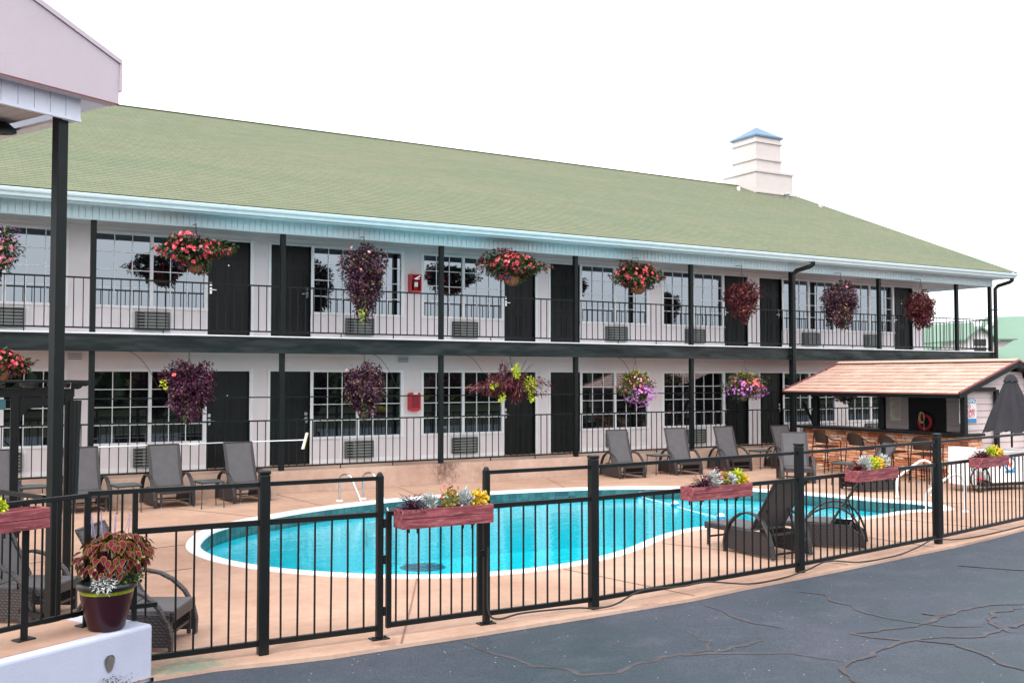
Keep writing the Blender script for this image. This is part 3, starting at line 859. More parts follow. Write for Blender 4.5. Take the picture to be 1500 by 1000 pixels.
    mp('chimney_band', MB().box(cx - 0.05, cx + 1.42, cy - 0.05, cy + 1.42, 11.09, 11.17), 'chimney', C_)
    mp('chimney_band', MB().box(cx - 0.05, cx + 1.42, cy - 0.05, cy + 1.42, 11.78, 11.86), 'chimney', C_)
    k = MB(); q = [(cx - 0.06, cy - 0.06, 12.02), (cx + 1.44, cy - 0.06, 12.02), (cx + 1.44, cy + 1.44, 12.02), (cx - 0.06, cy + 1.44, 12.02)]
    q2 = [(x, y, 12.09) for x, y, _ in q]
    k.add(q + q2 + [(cx + 0.69, cy + 0.69, 12.60)], [(0, 1, 5, 4), (1, 2, 6, 5), (2, 3, 7, 6), (3, 0, 4, 7), (4, 5, 8), (5, 6, 8), (6, 7, 8), (7, 4, 8), (3, 2, 1, 0)])
    mp('chimney_cap', k, 'navy_cap', C_)
    mp('chimney_flashing', MB().beam((cx - 0.1, cy - 0.09, 9.76), (cx + 2.0, cy - 0.09, 9.76), 0.05, 0.05), 'soffit', C_)
    mp('roof_vent', MB().lathe([(0, 0.25), (0.12, 0.23), (0.12, 0.14), (0.06, 0.13), (0.06, -0.1)], 12, (29.35, 28.45, 9.50)), 'soffit')
    mp('roof_vent', MB().lathe([(0, 0.10), (0.08, 0.09), (0.09, 0.02), (0.09, -0.05)], 12, (30.2, 27.5, 9.12)), 'soffit')
    mp('roof_vent', MB().lathe([(0, 0.16), (0.07, 0.15), (0.07, -0.1)], 10, (27.3, 29.0, 9.72)), 'soffit')
    # downspouts
    for x, gx in ((20.98, 21.28), (30.20, 30.42)):
        d = MB()
        d.tube([(gx, 19.67, 5.63), (gx, 19.67, 5.56), (gx - 0.05, 19.72, 5.50), (x + 0.08, 20.08, 5.40), (x, 20.13, 5.30), (x, 20.13, 5.1), (x, 20.13, 0.05)], 0.062, 10)
        for z in (1.3, 3.0, 4.6): d.box(x - 0.09, x + 0.09, 20.10, 20.215, z, z + 0.03)
        mp('downspout', d, 'metal_black')
    # small wall vents and loose wires under the balcony
    for x in (2.52, 9.67):
        v = MB().box(x - 0.16, x + 0.16, DW - 0.02, DW, 2.74, 2.90)
        V = mp('wall_vent', v, 'stucco')
        s = MB()
        for q in range(4): s.box(x - 0.13, x + 0.13, DW - 0.028, DW - 0.021, 2.757 + q * 0.035, 2.769 + q * 0.035)
        mp('vent_slat', s, 'ac_metal', V)
    for x in (3.3, 8.5, 10.9, 15.3):
        w = MB().tube([(x + 0.7 * t, 20.9 - 0.0 * t, 2.93 - 0.75 * t ** 2.2) for t in [i / 8 for i in range(9)]], 0.006, 5)
        mp('loose_wire', w, 'wire')
build_motel()

# railings ---------------------------------------------------------
def motel_railing(name, z0, z1, mid, label):
    e = empty(name, (12, DP, z0), 0, label, 'railing')
    def at(mb, nm='rail', mat='metal_green'):
        for i, p in enumerate(mb.v): mb.v[i] = (p[0] - 12, p[1] - DP, p[2] - z0)
        return mb.build(nm, mat, e)
    at(MB().box(-4.8, 30.13, DP - 0.02, DP + 0.02, z1 - 0.03, z1))
    at(MB().box(-4.8, 30.13, DP - 0.018, DP + 0.018, z0, z0 + 0.03), 'bottom_rail')
    if mid: at(MB().box(-4.8, 30.13, DP - 0.014, DP + 0.014, mid - 0.025, mid), 'guard_rail')
    me = MB().box(-0.008, 0.008, -0.008, 0.008, 0, z1 - z0 - 0.06).mesh('baluster', 'metal_green')
    n = 0
    for k in range(-1, 8):
        xa = 2.67 + 3.683 * k
        cnt = 22 if k < 7 else 9
        for i in range(1, cnt):
            x = xa + i * 3.683 / 22
            if x < 0.2 or x > 30.1: continue
            link('baluster', me, e, (x - 12, 0, 0.03)); n += 1
        for q in (0.33, 0.66):
            x = xa + 3.683 * q + 0.08
            if 0.2 < x < 30: at(MB().box(x - 0.009, x + 0.009, DP - 0.009, DP + 0.009, z0 - 0.075, z0), 'foot')
    if not mid:
        at(MB().box(30.16, 30.20, DP + 0.05, 38.5, z1 - 0.03, z1), 'side_rail')
        at(MB().box(30.16, 30.20, DP + 0.05, 38.5, z0, z0 + 0.03), 'side_rail')
        mm = MB()
        for i in range(60): mm.box(30.172, 30.188, DP + 0.2 + i * 0.167 - 0.008, DP + 0.2 + i * 0.167 + 0.008, z0 + 0.03, z1 - 0.03)
        stuff(at(mm, 'side_baluster'))
motel_railing('balcony_railing', 3.325, 4.30, None, 'dark green metal railing along the upper balcony of the motel')
motel_railing('walkway_railing', 0.53, 1.52, 2.0, 'dark green railing with an extra guard rail along the ground floor walkway')

# ================================================================== PERIMETER FENCE
FY = [(1.12, 8.62), (2.54, 8.60), (3.61, 8.57), (4.73, 8.57), (5.99, 8.55), (9.29, 8.85), (12.61, 9.36), (16.1, 10.02), (19.5, 10.9)]
def fy(x):
    for (a, ya), (b, yb) in zip(FY[:-1], FY[1:]):
        if x <= b: return ya + (yb - ya) * (x - a) / (b - a)
    return FY[-1][1]
def fence(label, xs, post_kind, extra_ends, stubs, spacing, closed_top=None):
    e = empty('pool_fence', (xs[0], fy(xs[0]), 0), 0, label, 'fence')
    ox, oy = xs[0], fy(xs[0])
    def at(mb, nm, mat='metal_black', bev=0):
        for i, p in enumerate(mb.v): mb.v[i] = (p[0] - ox, p[1] - oy, p[2])
        o = mb.build(nm, mat, e)
        if bev: bevel(o, bev, 2)
        return o
    for x, kind in zip(xs, post_kind):
        if kind == 'big':
            p = MB().box(x - 0.046, x + 0.046, fy(x) - 0.046, fy(x) + 0.046, 0, 1.55)
            p.lathe([(0.062, 1.545), (0.064, 1.56), (0.055, 1.585), (0.0, 1.60)], 4, (x, fy(x), 0)) if False else p.box(x - 0.05, x + 0.05, fy(x) - 0.05, fy(x) + 0.05, 1.55, 1.585)
            at(p, 'post', bev=0.012)
        elif kind == 'thin':
            y = fy(x)
            p = MB().box(x - 0.03, x + 0.03, y - 0.03, y + 0.03, 0.008, 1.49).lathe([(0.03, 1.49), (0.028, 1.505), (0.016, 1.52), (0, 1.524)], 10, (x, y, 0))
            at(p, 'post', bev=0.006)
            b = MB().box(x - 0.085, x + 0.085, y - 0.055, y + 0.055, 0, 0.01)
            for sx in (-1, 1): b.lathe([(0.012, 0.01), (0.012, 0.025), (0, 0.027)], 6, (x + sx * 0.06, y, 0))
            at(b, 'foot_plate')
    for a, b in zip(xs[:-1], xs[1:]):
        A = lambda z: (a, fy(a), z); B = lambda z: (b, fy(b), z)
        at(MB().beam(A(1.465), B(1.465), 0.036, 0.036), 'top_rail')
        at(MB().beam(A(1.135), B(1.135), 0.04, 0.045), 'middle_rail')
        at(MB().beam(A(0.10), B(0.10), 0.04, 0.045), 'bottom_rail')
        n = max(2, round((b - a) / spacing))
        for i in range(1, n):
            t = i / n; x = a + (b - a) * t; y = fy(a) + (fy(b) - fy(a)) * t
            j = rnd.uniform(-0.004, 0.004)
            pk = MB().beam((x + j, y, 0.12), (x - j, y, 1.115), 0.0145, 0.0145)
            at(pk, 'picket')
        for sx in stubs:
            if a < sx < b:
                at(MB().box(sx - 0.022, sx + 0.022, fy(sx) - 0.02, fy(sx) + 0.02, 1.157, 1.447), 'stub_post')
    return e, at
e1_, at1 = fence('black metal pool fence panels left of the gate, beside the white wall', [1.66, 2.54, 3.61], ['none', 'big', 'thin'], None, [], 0.155)
# return over the low wall, to the corner behind the flower pot
at1(MB().beam((1.12, 8.62, 1.465), (1.66, fy(1.66), 1.465), 0.036, 0.036), 'top_rail')
at1(MB().beam((1.12, 8.62, 0.53), (1.66, fy(1.66), 0.53), 0.036, 0.036), 'bottom_rail')
at1(MB().box(1.46, 1.50, 8.60, 8.64, 0.42, 1.447), 'stub_post')
at1(MB().beam((1.48, 8.62, 1.135), (1.66, fy(1.66), 1.135), 0.04, 0.045), 'middle_rail')
at1(MB().beam((1.585, 8.62, 0.10), (1.66, fy(1.66), 0.10), 0.04, 0.045), 'bottom_rail')
at1(MB().beam((1.57, 8.62, 0.43), (1.57, 8.62, 1.115), 0.0145, 0.0145), 'picket')
for x in (1.20, 1.29, 1.38): at1(MB().box(x - 0.008, x + 0.008, 8.61, 8.626, 0.54, 1.45), 'picket')
e2_, at2 = fence('long black metal pool fence right of the gate, with round topped posts', [4.73, 5.99, 9.29, 12.61, 16.1, 19.5], ['thin', 'big', 'big', 'big', 'big', 'big'], None, [7.85, 11.2], 0.145)

def gate():
    x0, x1 = 3.70, 4.655; y = 8.57
    g = empty('pool_gate', (x0, y, 0), 0, 'black picket gate in the pool fence with a red flower box on it', 'gate')
    def at(mb, nm, mat='metal_black', bev=0.004):
        for i, p in enumerate(mb.v): mb.v[i] = (p[0] - x0, p[1] - y, p[2])
        return bevel(mb.build(nm, mat, g), bev)
    for x in (x0, x1): at(MB().box(x - 0.024, x + 0.024, y - 0.022, y + 0.022, 0.09, 1.16), 'stile')
    at(MB().box(x0 + 0.024, x1 - 0.024, y - 0.02, y + 0.02, 1.115, 1.158), 'top_rail')
    at(MB().box(x0 + 0.024, x1 - 0.024, y - 0.02, y + 0.02, 0.092, 0.14), 'bottom_rail')
    n = 8
    for i in range(n):
        x = x0 + 0.075 + i * (x1 - x0 - 0.15) / (n - 1)
        at(MB().beam((x, y, 0.14), (x, y, 1.115), 0.0145, 0.0145), 'picket', bev=0.001)
    for z in (0.25, 0.72, 1.05):
        at(MB().tube([(x0 - 0.045, y - 0.02, z - 0.04), (x0 - 0.045, y - 0.02, z + 0.04)], 0.014, 8), 'hinge')
    at(MB().box(x1 - 0.02, x1 + 0.05, y - 0.035, y - 0.023, 0.66, 0.72), 'latch')
gate()

def cable():
    pts = []
    base = [(4.70, 8.48, 0.75), (4.70, 8.49, 0.35), (4.71, 8.48, 0.12), (4.82, 8.47, 0.055), (5.1, 8.49, 0.075), (5.7, 8.49, 0.055), (5.95, 8.46, 0.03), (6.2, 8.46, 0.04), (6.6, 8.52, 0.13), (7.2, 8.58, 0.10), (7.6, 8.62, 0.10), (8.2, 8.60, 0.02), (8.8, 8.66, 0.015), (9.3, 8.74, 0.05), (9.8, 8.86, 0.09), (10.4, 8.88, 0.02), (11.2, 8.98, 0.012), (11.8, 9.10, 0.05), (12.4, 9.28, 0.09), (13.0, 9.36, 0.03), (14.0, 9.5, 0.012), (15.5, 9.8, 0.012)]
    for i in range(len(base) - 1):
        p0, p1, p2, p3 = [Vector(base[max(0, min(len(base) - 1, i + j))]) for j in (-1, 0, 1, 2)]
        for s in range(5):
            t = s / 5
            pts.append(0.5 * ((2 * p1) + (p2 - p0) * t + (2 * p0 - 5 * p1 + 4 * p2 - p3) * t * t + (-p0 + 3 * p1 - 3 * p2 + p3) * t ** 3))
    tag(MB().tube(pts, 0.010, 6).build('power_cable', 'rubber'), 'black cable drooping along the foot of the pool fence', 'cable')
cable()

# low white wall at the left with its own rail, pot -------------------
E1 = Vector((math.cos(R(28)), math.sin(R(28)), 0)); NN = Vector((math.sin(R(28)), -math.cos(R(28)), 0))
WE = Vector((1.60, 8.44, 0))
def wp(a, n, z): return WE + E1 * a + NN * n + Vector((0, 0, z))
def box_local(mb, a0, a1, n0, n1, z0, z1, mi=0, org=WE, e=E1, nn=NN):
    vs = [org + e * a + nn * n + Vector((0, 0, z)) for z in (z0, z1) for n in (n0, n1) for a in (a0, a1)]
    mb.add(vs, [(0, 2, 3, 1), (4, 5, 7, 6), (0, 1, 5, 4), (2, 6, 7, 3), (0, 4, 6, 2), (1, 3, 7, 5)], mi)
    return mb
def white_wall():
    w = MB(); box_local(w, -5, 0, -0.75, 0, -0.1, 0.415)
    o = w.build('low_wall', 'white_block'); bevel(o, 0.03, 3)
    tag(o, 'low white painted wall end with a drain hole under the maroon pot', 'wall')
    t = MB(); box_local(t, -4.9, -0.30, -0.70, -0.085, 0.4155, 0.421); t.build('wall_top', 'deck', o)
    c = wp(-0.405, 0.001, 0.20)
    h = MB(); vs = []
    for k in range(14):
        a = 2 * math.pi * k / 14; rr = 1 + 0.12 * math.sin(3 * a) ; vs.append(c + E1 * math.cos(a) * 0.036 * rr + Vector((0, 0, math.sin(a) * 0.055 * rr)))
    vs2 = [v - NN * 0.12 - (v - c) * 0.3 for v in vs]
    ring = [c + (v - c) * 1.22 + NN * 0.007 for v in vs]
    n = 14
    h.add(ring + vs, [(i, (i + 1) % n, n + (i + 1) % n, n + i) for i in range(n)], 0, True)
    face = [v + NN * 0.004 for v in vs]
    h.add(face, [tuple(range(n))], 0)  # flat disc on the solid wall, its dark colour standing for the hole's shade
    h.build('drain_hole', 'pipe_hole_shade', o)
    r = random.Random(5); d = MB()
    for i in range(260):
        a = r.gauss(-0.40, 0.11); z = abs(r.gauss(0, 0.05)); nn = 0.012 + r.uniform(0, 0.08) * (1 - min(z, .15) / 0.16)
        if abs(a + 0.405) < 0.03 and r.random() < 0.8: z = r.uniform(0, 0.14)
        p = wp(a, nn, z - 0.03); s = r.uniform(0.005, 0.014)
        u = Vector((r.uniform(-1, 1), r.uniform(-1, 1), r.uniform(-1, 1))).normalized() * s; v = u.cross(Vector((r.uniform(-1, 1), 0.3, r.uniform(-1, 1)))).normalized() * s * 0.6
        d.add([p - u, p + v, p + u, p - v], [(0, 1, 2, 3)])
    stuff(tag(d.build('leaf_litter', 'debris', None, fix=False), 'brown leaf litter washed out below the hole in the white wall', 'debris'))
    # rail on the wall
    C1 = Vector((1.12, 8.62, 0)); F1 = Vector((math.cos(R(27)), math.sin(R(27)), 0))
    e = empty('wall_fence', C1, 0, 'low black rail fence standing on the white wall at the left', 'fence')
    def at(mb, nm, bev=0.003, mat='metal_black'):
        for i, p in enumerate(mb.v): mb.v[i] = tuple(Vector(p) - C1)
        return bevel(mb.build(nm, mat, e), bev)
    P = lambda a, z: C1 + F1 * a + Vector((0, 0, z))
    at(MB().beam(P(0.02, 1.45), P(-4, 1.45), 0.045, 0.035), 'top_rail')
    at(MB().beam(P(0, 0.53), P(-4, 0.53), 0.036, 0.036), 'bottom_rail')
    for a in (0.0, -0.52, -2.2): 
        at(MB().beam(P(a, 0.43), P(a, 1.435), 0.05, 0.05), 'post')
        at(MB().box(-0.07, 0.07, -0.05, 0.05, 0.421, 0.432, T=Matrix.Translation(P(a, 0)) @ Matrix.Rotation(R(27), 4, 'Z')), 'foot_plate')
    for i in range(1, 30):
        a = -0.128 * i
        if min(abs(a + 0.52), abs(a + 2.2)) < 0.05: continue
        at(MB().beam(P(a, 0.54), P(a, 1.44), 0.0155, 0.0155), 'picket', 0.001)
    # inner dark rail running back from the canopy column
    K = Vector((1.0, 10.42, 0)); G1 = Vector((-0.42, 0.908, 0))
    G1 = (Vector((0.64, 11.16, 0)) - Vector((1.03, 10.30, 0))).normalized()
    e = empty('inner_fence', K, 0, 'black railing running back from the canopy column behind the white wall', 'fence')
    def at3(mb, nm):
        for i, p in enumerate(mb.v): mb.v[i] = tuple(Vector(p) - K)
        return mb.build(nm, 'metal_black', e)
    Q = lambda a, z: K + G1 * a + Vector((0, 0, z))
    at3(MB().beam(Q(0.06, 1.25), Q(3.0, 1.25), 0.04, 0.04), 'top_rail'); at3(MB().beam(Q(0.06, 0.13), Q(3.0, 0.13), 0.04, 0.045), 'bottom_rail')
    for i in range(1, 20): at3(MB().beam(Q(0.06 + 0.15 * i, 0.14), Q(0.06 + 0.15 * i, 1.24), 0.0155, 0.0155), 'picket')
    at3(MB().beam(Q(3.0, 0), Q(3.0, 1.3), 0.05, 0.05), 'post')
white_wall()

# ================================================================== ENTRANCE CANOPY
def canopy():
    p0 = Vector((1.05, 10.36, 0)); a = R(26.5)
    e = Vector((math.cos(a), math.sin(a), 0)); nn = Vector((math.sin(a), -math.cos(a), 0))
    c = empty('entrance_canopy', p0, 0, 'pale pink gabled entrance canopy with white panels on a dark square column', 'canopy')
    def L(mb, a0, a1, n0, n1, z0, z1, mi=0): return box_local(mb, a0, a1, n0, n1, z0, z1, mi, Vector((0, 0, 0)), e, nn)
    col_ = MB(); L(col_, -0.053, 0.053, -0.053, 0.053, 0, 4.9); bevel(col_.build('column', 'metal_green', c), 0.008, 2)
    b = MB(); L(b, -0.13, 0.13, -0.13, 0.13, 0, 0.015); b.build('base_plate', 'metal_black', c)
    # white panels, one by one
    x = 0.132; i = 0
    while x > -5:
        w = 0.158; m = MB(); L(m, x - w + 0.006, x, 0.105, 0.12, 4.875, 5.105); m.build('fascia_panel', 'canopy_white', c); x -= w
    m = MB(); L(m, -5, 0.10, 0.07, 0.105, 4.86, 5.11); L(m, -5, 0.137, 0.09, 0.128, 4.848, 4.874); m.build('fascia_backing', 'canopy_white', c)
    m = MB(); L(m, 0.10, 0.128, -3.5, 0.104, 4.86, 5.11); m.build('side_fascia', 'canopy_white', c)
    m = MB(); L(m, -0.02, 0.10, -3.5, 0.07, 4.85, 4.875); m.build('beam_underside', 'white_trim', c)
    m = MB(); L(m, -5, -0.02, -3.6, -3.4, 4.85, 5.0); m.build('back_beam', 'white_trim', c)
    x = -0.03
    while x > -3:
        m = MB(); L(m, x - 0.125, x, -3.4, 0.068, 4.93, 4.945); m.build('soffit_plank', 'soffit', c); x -= 0.132
    # gable above
    def G(a_, z, n_): return e * a_ + nn * n_ + Vector((0, 0, z))
    n0, n1 = 0.30, 0.16
    zt = 5.455; xr = 0.42; sl = 0.385
    poly = [(xr, 5.06), (xr, zt + 0.004), (-4.5, zt + 0.004 + (xr + 4.5) * sl), (-4.5, 5.06)]
    m = MB(); m.add([G(a_, z, n0) for a_, z in poly] + [G(a_, z, n1) for a_, z in poly], [(0, 1, 2, 3), (7, 6, 5, 4), (0, 4, 5, 1), (1, 5, 6, 2), (2, 6, 7, 3), (3, 7, 4, 0)])
    m.build('gable_wall', 'gable_pink', c)
    m = MB(); d = Vector((0, 0, 0.075))
    A, B = (xr + 0.025, zt + 0.0), (-4.6, zt + (xr + 0.025 + 4.6) * sl)
    m.add([G(*A, 0.318), G(*B, 0.318), G(B[0], B[1] + 0.075, 0.318), G(A[0], A[1] + 0.075 - .03, 0.318), G(*A, -3.5), G(*B, -3.5), G(B[0], B[1] + 0.075, -3.5), G(A[0], A[1] + 0.075 - .03, -3.5)], [(0, 1, 2, 3), (7, 6, 5, 4), (0, 4, 5, 1), (1, 5, 6, 2), (2, 6, 7, 3), (3, 7, 4, 0)])
    m.build('rake_board', 'gable_pink', c)
    m = MB(); L(m, xr + 0.002, xr + 0.028, 0.20, 0.318, 5.19, zt + 0.0); m.build('corner_board', 'gable_pink', c)
    m = MB(); L(m, xr, xr + 0.10, -3.4, 0.16, 5.16, 5.26); m.build('gutter_end', 'gable_pink', c)
    m = MB(); L(m, 0.13, xr, -3.4, 0.158, 5.068, 5.085); m.build('gable_soffit', 'canopy_white', c)
    m = MB(); L(m, -4.5, xr, n0 + 0.001, n0 + 0.008, 5.052, 5.064); m.build('drip_edge', 'shake_edge', c)
    # lamp
    m = MB().lathe([(0, 0.0), (0.10, -0.02), (0.16, -0.07), (0.17, -0.10), (0.0, -0.10)], 18, tuple(Vector((0.55, 10.98, 4.92)) - p0))
    m.build('dome_lamp', 'metal_green', c)
canopy()

# ================================================================== FAR BUILDING
def far_building():
    a = -R(30.37)
    b = empty('green_roof_house', (30.3, 51.8, -0.1), a, 'pale house beyond with a big light green roof and a small white dormer', 'building')
    def part(mb, nm, mat): return mb.build(nm, mat, b)
    # local x = to the right in view, y = away; camera is 60 m in front
    part(MB().add([(22, 9, 6.1), (44, 9, 6.45), (44, -6, 0.5), (22, -6, 0.5), (22, 9, 5.9), (44, 9, 6.25), (44, -6, 0.2), (22, -6, 0.2)], [(0, 1, 2, 3), (7, 6, 5, 4), (0, 4, 5, 1), (1, 5, 6, 2), (2, 6, 7, 3), (3, 7, 4, 0)]) or MB(), 'roof', 'far_green') if False else None
    m = MB()
    V = [(28.6, 0, 6.15), (48, 0, 6.6), (48, -9, 0.9), (22, -9, 0.9), (28.6, 0, 5.95), (48, 0, 6.4), (48, -9, 0.7), (22, -9, 0.7)]
    m.add(V, [(0, 1, 2, 3), (7, 6, 5, 4), (0, 4, 5, 1), (1, 5, 6, 2), (2, 6, 7, 3), (3, 7, 4, 0)])
    part(m, 'roof', 'far_green')
    m = MB(); V = [(14, 3, 5.3), (29.3, 3, 6.0), (27, -3, 3.0), (14, -3, 2.0), (14, 3, 5.1), (29.3, 3, 5.8), (27, -3, 2.8), (14, -3, 1.8)]
    m.add(V, [(0, 1, 2, 3), (7, 6, 5, 4), (0, 4, 5, 1), (1, 5, 6, 2), (2, 6, 7, 3), (3, 7, 4, 0)])
    part(m, 'wing_roof', 'far_green')
    part(MB().beam((29.2, -0.2, 6.12), (24.9, -5.6, 3.75), 0.18, 0.22), 'rake_board', 'far_white')
    part(MB().box(20, 46, -6, 4, 0, 1.6), 'wall', 'far_white')
    dm = MB().box(25.65, 26.95, -6.3, -3, 2.6, 4.35).prism([(25.65, 4.35), (26.95, 4.35), (26.3, 4.85)], 'y', -6.3, -3)
    D = part(dm, 'dormer', 'far_white'); D.location = (-1.0, 0, 0.32)
    MB().box(25.98, 26.62, -6.36, -6.3, 3.35, 3.80).build('window', 'far_dark', D)
    MB().box(25.98, 26.62, -6.36, -6.3, 3.90, 4.25).build('window', 'far_dark', D)
    r = MB()
    for s in (-1, 1):
        r.add([(26.3, -6.6, 4.95), (26.3, -1, 4.95), (26.3 + s * 0.95, -1, 4.22), (26.3 + s * 0.95, -6.6, 4.22), (26.3, -6.6, 4.85), (26.3, -1, 4.85), (26.3 + s * 0.95, -1, 4.12), (26.3 + s * 0.95, -6.6, 4.12)], [(0, 1, 2, 3), (7, 6, 5, 4), (0, 4, 5, 1), (1, 5, 6, 2), (2, 6, 7, 3), (3, 7, 4, 0)])
    r.build('dormer_roof', 'far_green', D)
    part(MB().prism([(26.1, 4.5), (27.5, 4.55), (26.3, 3.8)], 'y', -5.6, -5.3), 'eave_return', 'siding')
    part(MB().box(26.0, 27.55, -5.9, -5.2, 4.54, 4.62), 'eave_edge', 'far_green')
far_building()

# ================================================================== BAR HUT
def bar_hut():
    O = Vector((22.0, 16.7, 0))
    h = empty('bar_hut', O, 0, 'poolside bar hut with salmon shake roof and orange ledgestone counter', 'hut')
    def at(mb, nm, mat, par=h, bev=0):
        for i, p in enumerate(mb.v): mb.v[i] = tuple(Vector(p) - O)
        o = mb.build(nm, mat, par)
        if bev: bevel(o, bev)
        return o
    Y0, Y1 = 14.12, 19.40
    EX, EZ, RX, RZ = 19.80, 2.06, 22.0, 2.80
    ang = math.atan2(RZ - EZ, RX - EX); L = math.hypot(RZ - EZ, RX - EX)
    # counter core
    at(MB().box(20.36, 20.75, 14.28, 19.15, 0, 1.06), 'counter_core', 'mortar')
    at(MB().box(20.02, 20.80, 14.16, 19.25, 1.065, 1.125), 'counter_top', 'metal_black', bev=0.01)
    # stones on the pool side and the end
    r = random.Random(11); meshes = []
    for (L_, hh) in ((0.20, 0.058), (0.28, 0.075), (0.36, 0.062), (0.24, 0.082), (0.31, 0.05)):
        m = MB(); x, z, d = L_ / 2, hh / 2, 0.05
        vs = [(-d, -x * 0.96, -z * .9), (-d, x * 0.95, -z * .93), (-d, x * 0.97, z * .88), (-d, -x * 0.94, z * .9), (0, -x, -z), (0, x, -z), (0, x, z), (0, -x, z)]
        m.add(vs, [(0, 3, 2, 1), (0, 1, 5, 4), (1, 2, 6, 5), (2, 3, 7, 6), (3, 0, 4, 7)])
        meshes.append((L_, hh, m.mesh('stone', 'stone')))
    z = 0.0
    while z < 1.05:
        hh = r.choice((0.058, 0.075, 0.068, 0.082))
        hh = min(hh, 1.063 - z)
        if hh < 0.03: break
        y = 14.26 + r.uniform(-0.0, 0.02) ; 
        while y < 19.13:
            L_, h0, me = r.choice(meshes); k = r.uniform(0.8, 1.35); w = L_ * k
            w = min(w, 19.15 - y)
            if w < 0.04: break
            o = link('stone', me, h, (20.355 + r.uniform(-0.012, 0.02) - O.x, y + w / 2 - O.y, z + hh / 2))
            o.scale = (r.uniform(0.6, 1.3), (w - 0.008) / L_, (hh - 0.007) / h0)
            y += w
        x = 20.34
        while x < 20.78:
            L_, h0, me = r.choice(meshes); w = min(L_ * r.uniform(0.8, 1.1), 20.80 - x)
            if w < 0.05: break
            o = link('stone', me, h, (x + w / 2 - O.x, 14.285 - O.y, z + hh / 2)); o.rotation_euler = (0, 0, math.pi / 2)
            o.scale = (r.uniform(0.5, 0.9), (w - 0.008) / L_, (hh - 0.007) / h0); x += w
        z += hh
    # roof deck and shakes
    for s in (-1, 1):
        X = lambda x: RX + s * (RX - x) if s == 1 else x
        d = MB().add([], []) if False else MB()
        q = [(X(EX + 0.02), EZ - 0.05), (X(RX), RZ - 0.05), (X(RX), RZ - 0.13), (X(EX + 0.02), EZ - 0.13)]
        d.prism(q, 'y', Y0 + 0.03, Y1 - 0.03); at(d, 'roof_deck', 'metal_black')
        N = 9; e = L / N
        tl = MB(); w = 0.33
        tl.box(-0.004, e * 1.12, -w / 2 + 0.004, w / 2 - 0.004, 0.0, 0.022)
        me = tl.mesh('roof_tile', 'shake')
        for i in range(N):
            y = Y0 - 0.02 - (0.165 if i % 2 else 0); 
            while y < Y1 + 0.02:
                wa = min(y + w, Y1) - max(y, Y0)
                if wa > 0.05:
                    yc = (min(y + w, Y1) + max(y, Y0)) / 2
                    t = i * e
                    lx, lz = EX + math.cos(ang) * t, EZ + math.sin(ang) * t - 0.035 + r.uniform(0, 0.008)
                    o = link('roof_tile', me, h, (X(lx) - O.x, yc - O.y, lz))
                    tilt = -ang + 0.085
                    o.rotation_euler = (0, tilt, 0) if s == -1 else (0, tilt, math.pi)
                    o.scale = (1, wa / w, 1)
                y += w
        # eave fascia
        at(MB().box(X(EX) - 0.02 if s == -1 else X(EX) - 0.01, X(EX) + 0.01 if s == -1 else X(EX) + 0.02, Y0, Y1, EZ - 0.05, EZ - 0.02), 'eave_edge', 'shake_edge')
        at(MB().box(X(EX) + 0.012 if s == -1 else X(EX) - 0.05, X(EX) + 0.05 if s == -1 else X(EX) - 0.012, Y0 + 0.01, Y1 - 0.01, EZ - 0.13, EZ - 0.05), 'eave_board', 'metal_green')
        for yy in (Y0 - 0.015, Y1 + 0.015):
            at(MB().beam((X(EX), yy, EZ - 0.085), (RX, yy, RZ - 0.085), 0.03, 0.11), 'rake_board', 'metal_green')
            at(MB().beam((X(EX), yy - 0.003, EZ - 0.005), (RX, yy - 0.003, RZ - 0.005), 0.05, 0.035), 'rake_edge', 'shake_edge')
    at(MB().prism([(21.86, 2.785), (22.0, 2.845), (22.14, 2.785), (22.0, 2.80)], 'y', Y0 - 0.02, Y1 + 0.02), 'ridge_cap', 'shake')
    # posts and beams
    for (x, y, w) in ((20.115, 14.22, 0.12), (20.42, 18.82, 0.14), (20.42, 16.68, 0.10)):
        at(MB().box(x - w / 2, x + w / 2, y - w / 2, y + w / 2, 1.125, 2.10), 'post', 'metal_black', bev=0.006)
    at(MB().box(20.08, 20.14, 14.2, 19.2, 1.96, 2.08), 'eave_beam', 'metal_black')
    at(MB().beam((20.42, 18.9, 1.14), (20.42, 19.3, 1.75), 0.05, 0.06), 'brace', 'metal_black')
    at(MB().box(21.95, 22.05, 17.86, 17.99, 0, 2.7), 'back_post', 'metal_black')
    at(MB().box(21.30, 21.42, 14.22, 14.30, 0, 2.12), 'gable_post', 'metal_green', bev=0.006)
    at(MB().box(20.24, 21.30, 14.22, 14.30, 2.08, 2.17), 'gable_beam', 'metal_green')
    at(MB().box(22.6, 22.68, 14.22, 14.30, 0, 2.4), 'gable_post', 'metal_green')
    # siding boards: end wall and inner back wall
    z = 0.0
    while z < 2.72:
        zt = min(z + 0.145, 2.74)
        def xr(zz): return min(2.2, (RZ - 0.10 - zz) / (RZ - EZ) * (RX - EX))
        wdt = xr(zt)
        if wdt < 0.06: break
        xa = max(20.80 if zt < 1.10 else 20.24, RX - wdt); xb = min(RX + wdt, 23.7)
        b = MB(); b.add([(xa, 14.335, z), (xb, 14.335, z), (xb, 14.352, zt), (xa, 14.352, zt), (xa, 14.38, z), (xb, 14.38, z), (xb, 14.38, zt), (xa, 14.38, zt)], [(0, 1, 2, 3), (7, 6, 5, 4), (0, 4, 5, 1), (1, 5, 6, 2), (2, 6, 7, 3), (3, 7, 4, 0)])
        at(b, 'siding_board', 'siding')
        if z < 2.5:
            b = MB().box(21.99, 22.03, 14.40, 16.03, z + 0.004, zt).box(21.99, 22.03, 17.15, 17.86, z + 0.004, zt)
            at(b, 'siding_board', 'siding')
        z += 0.149
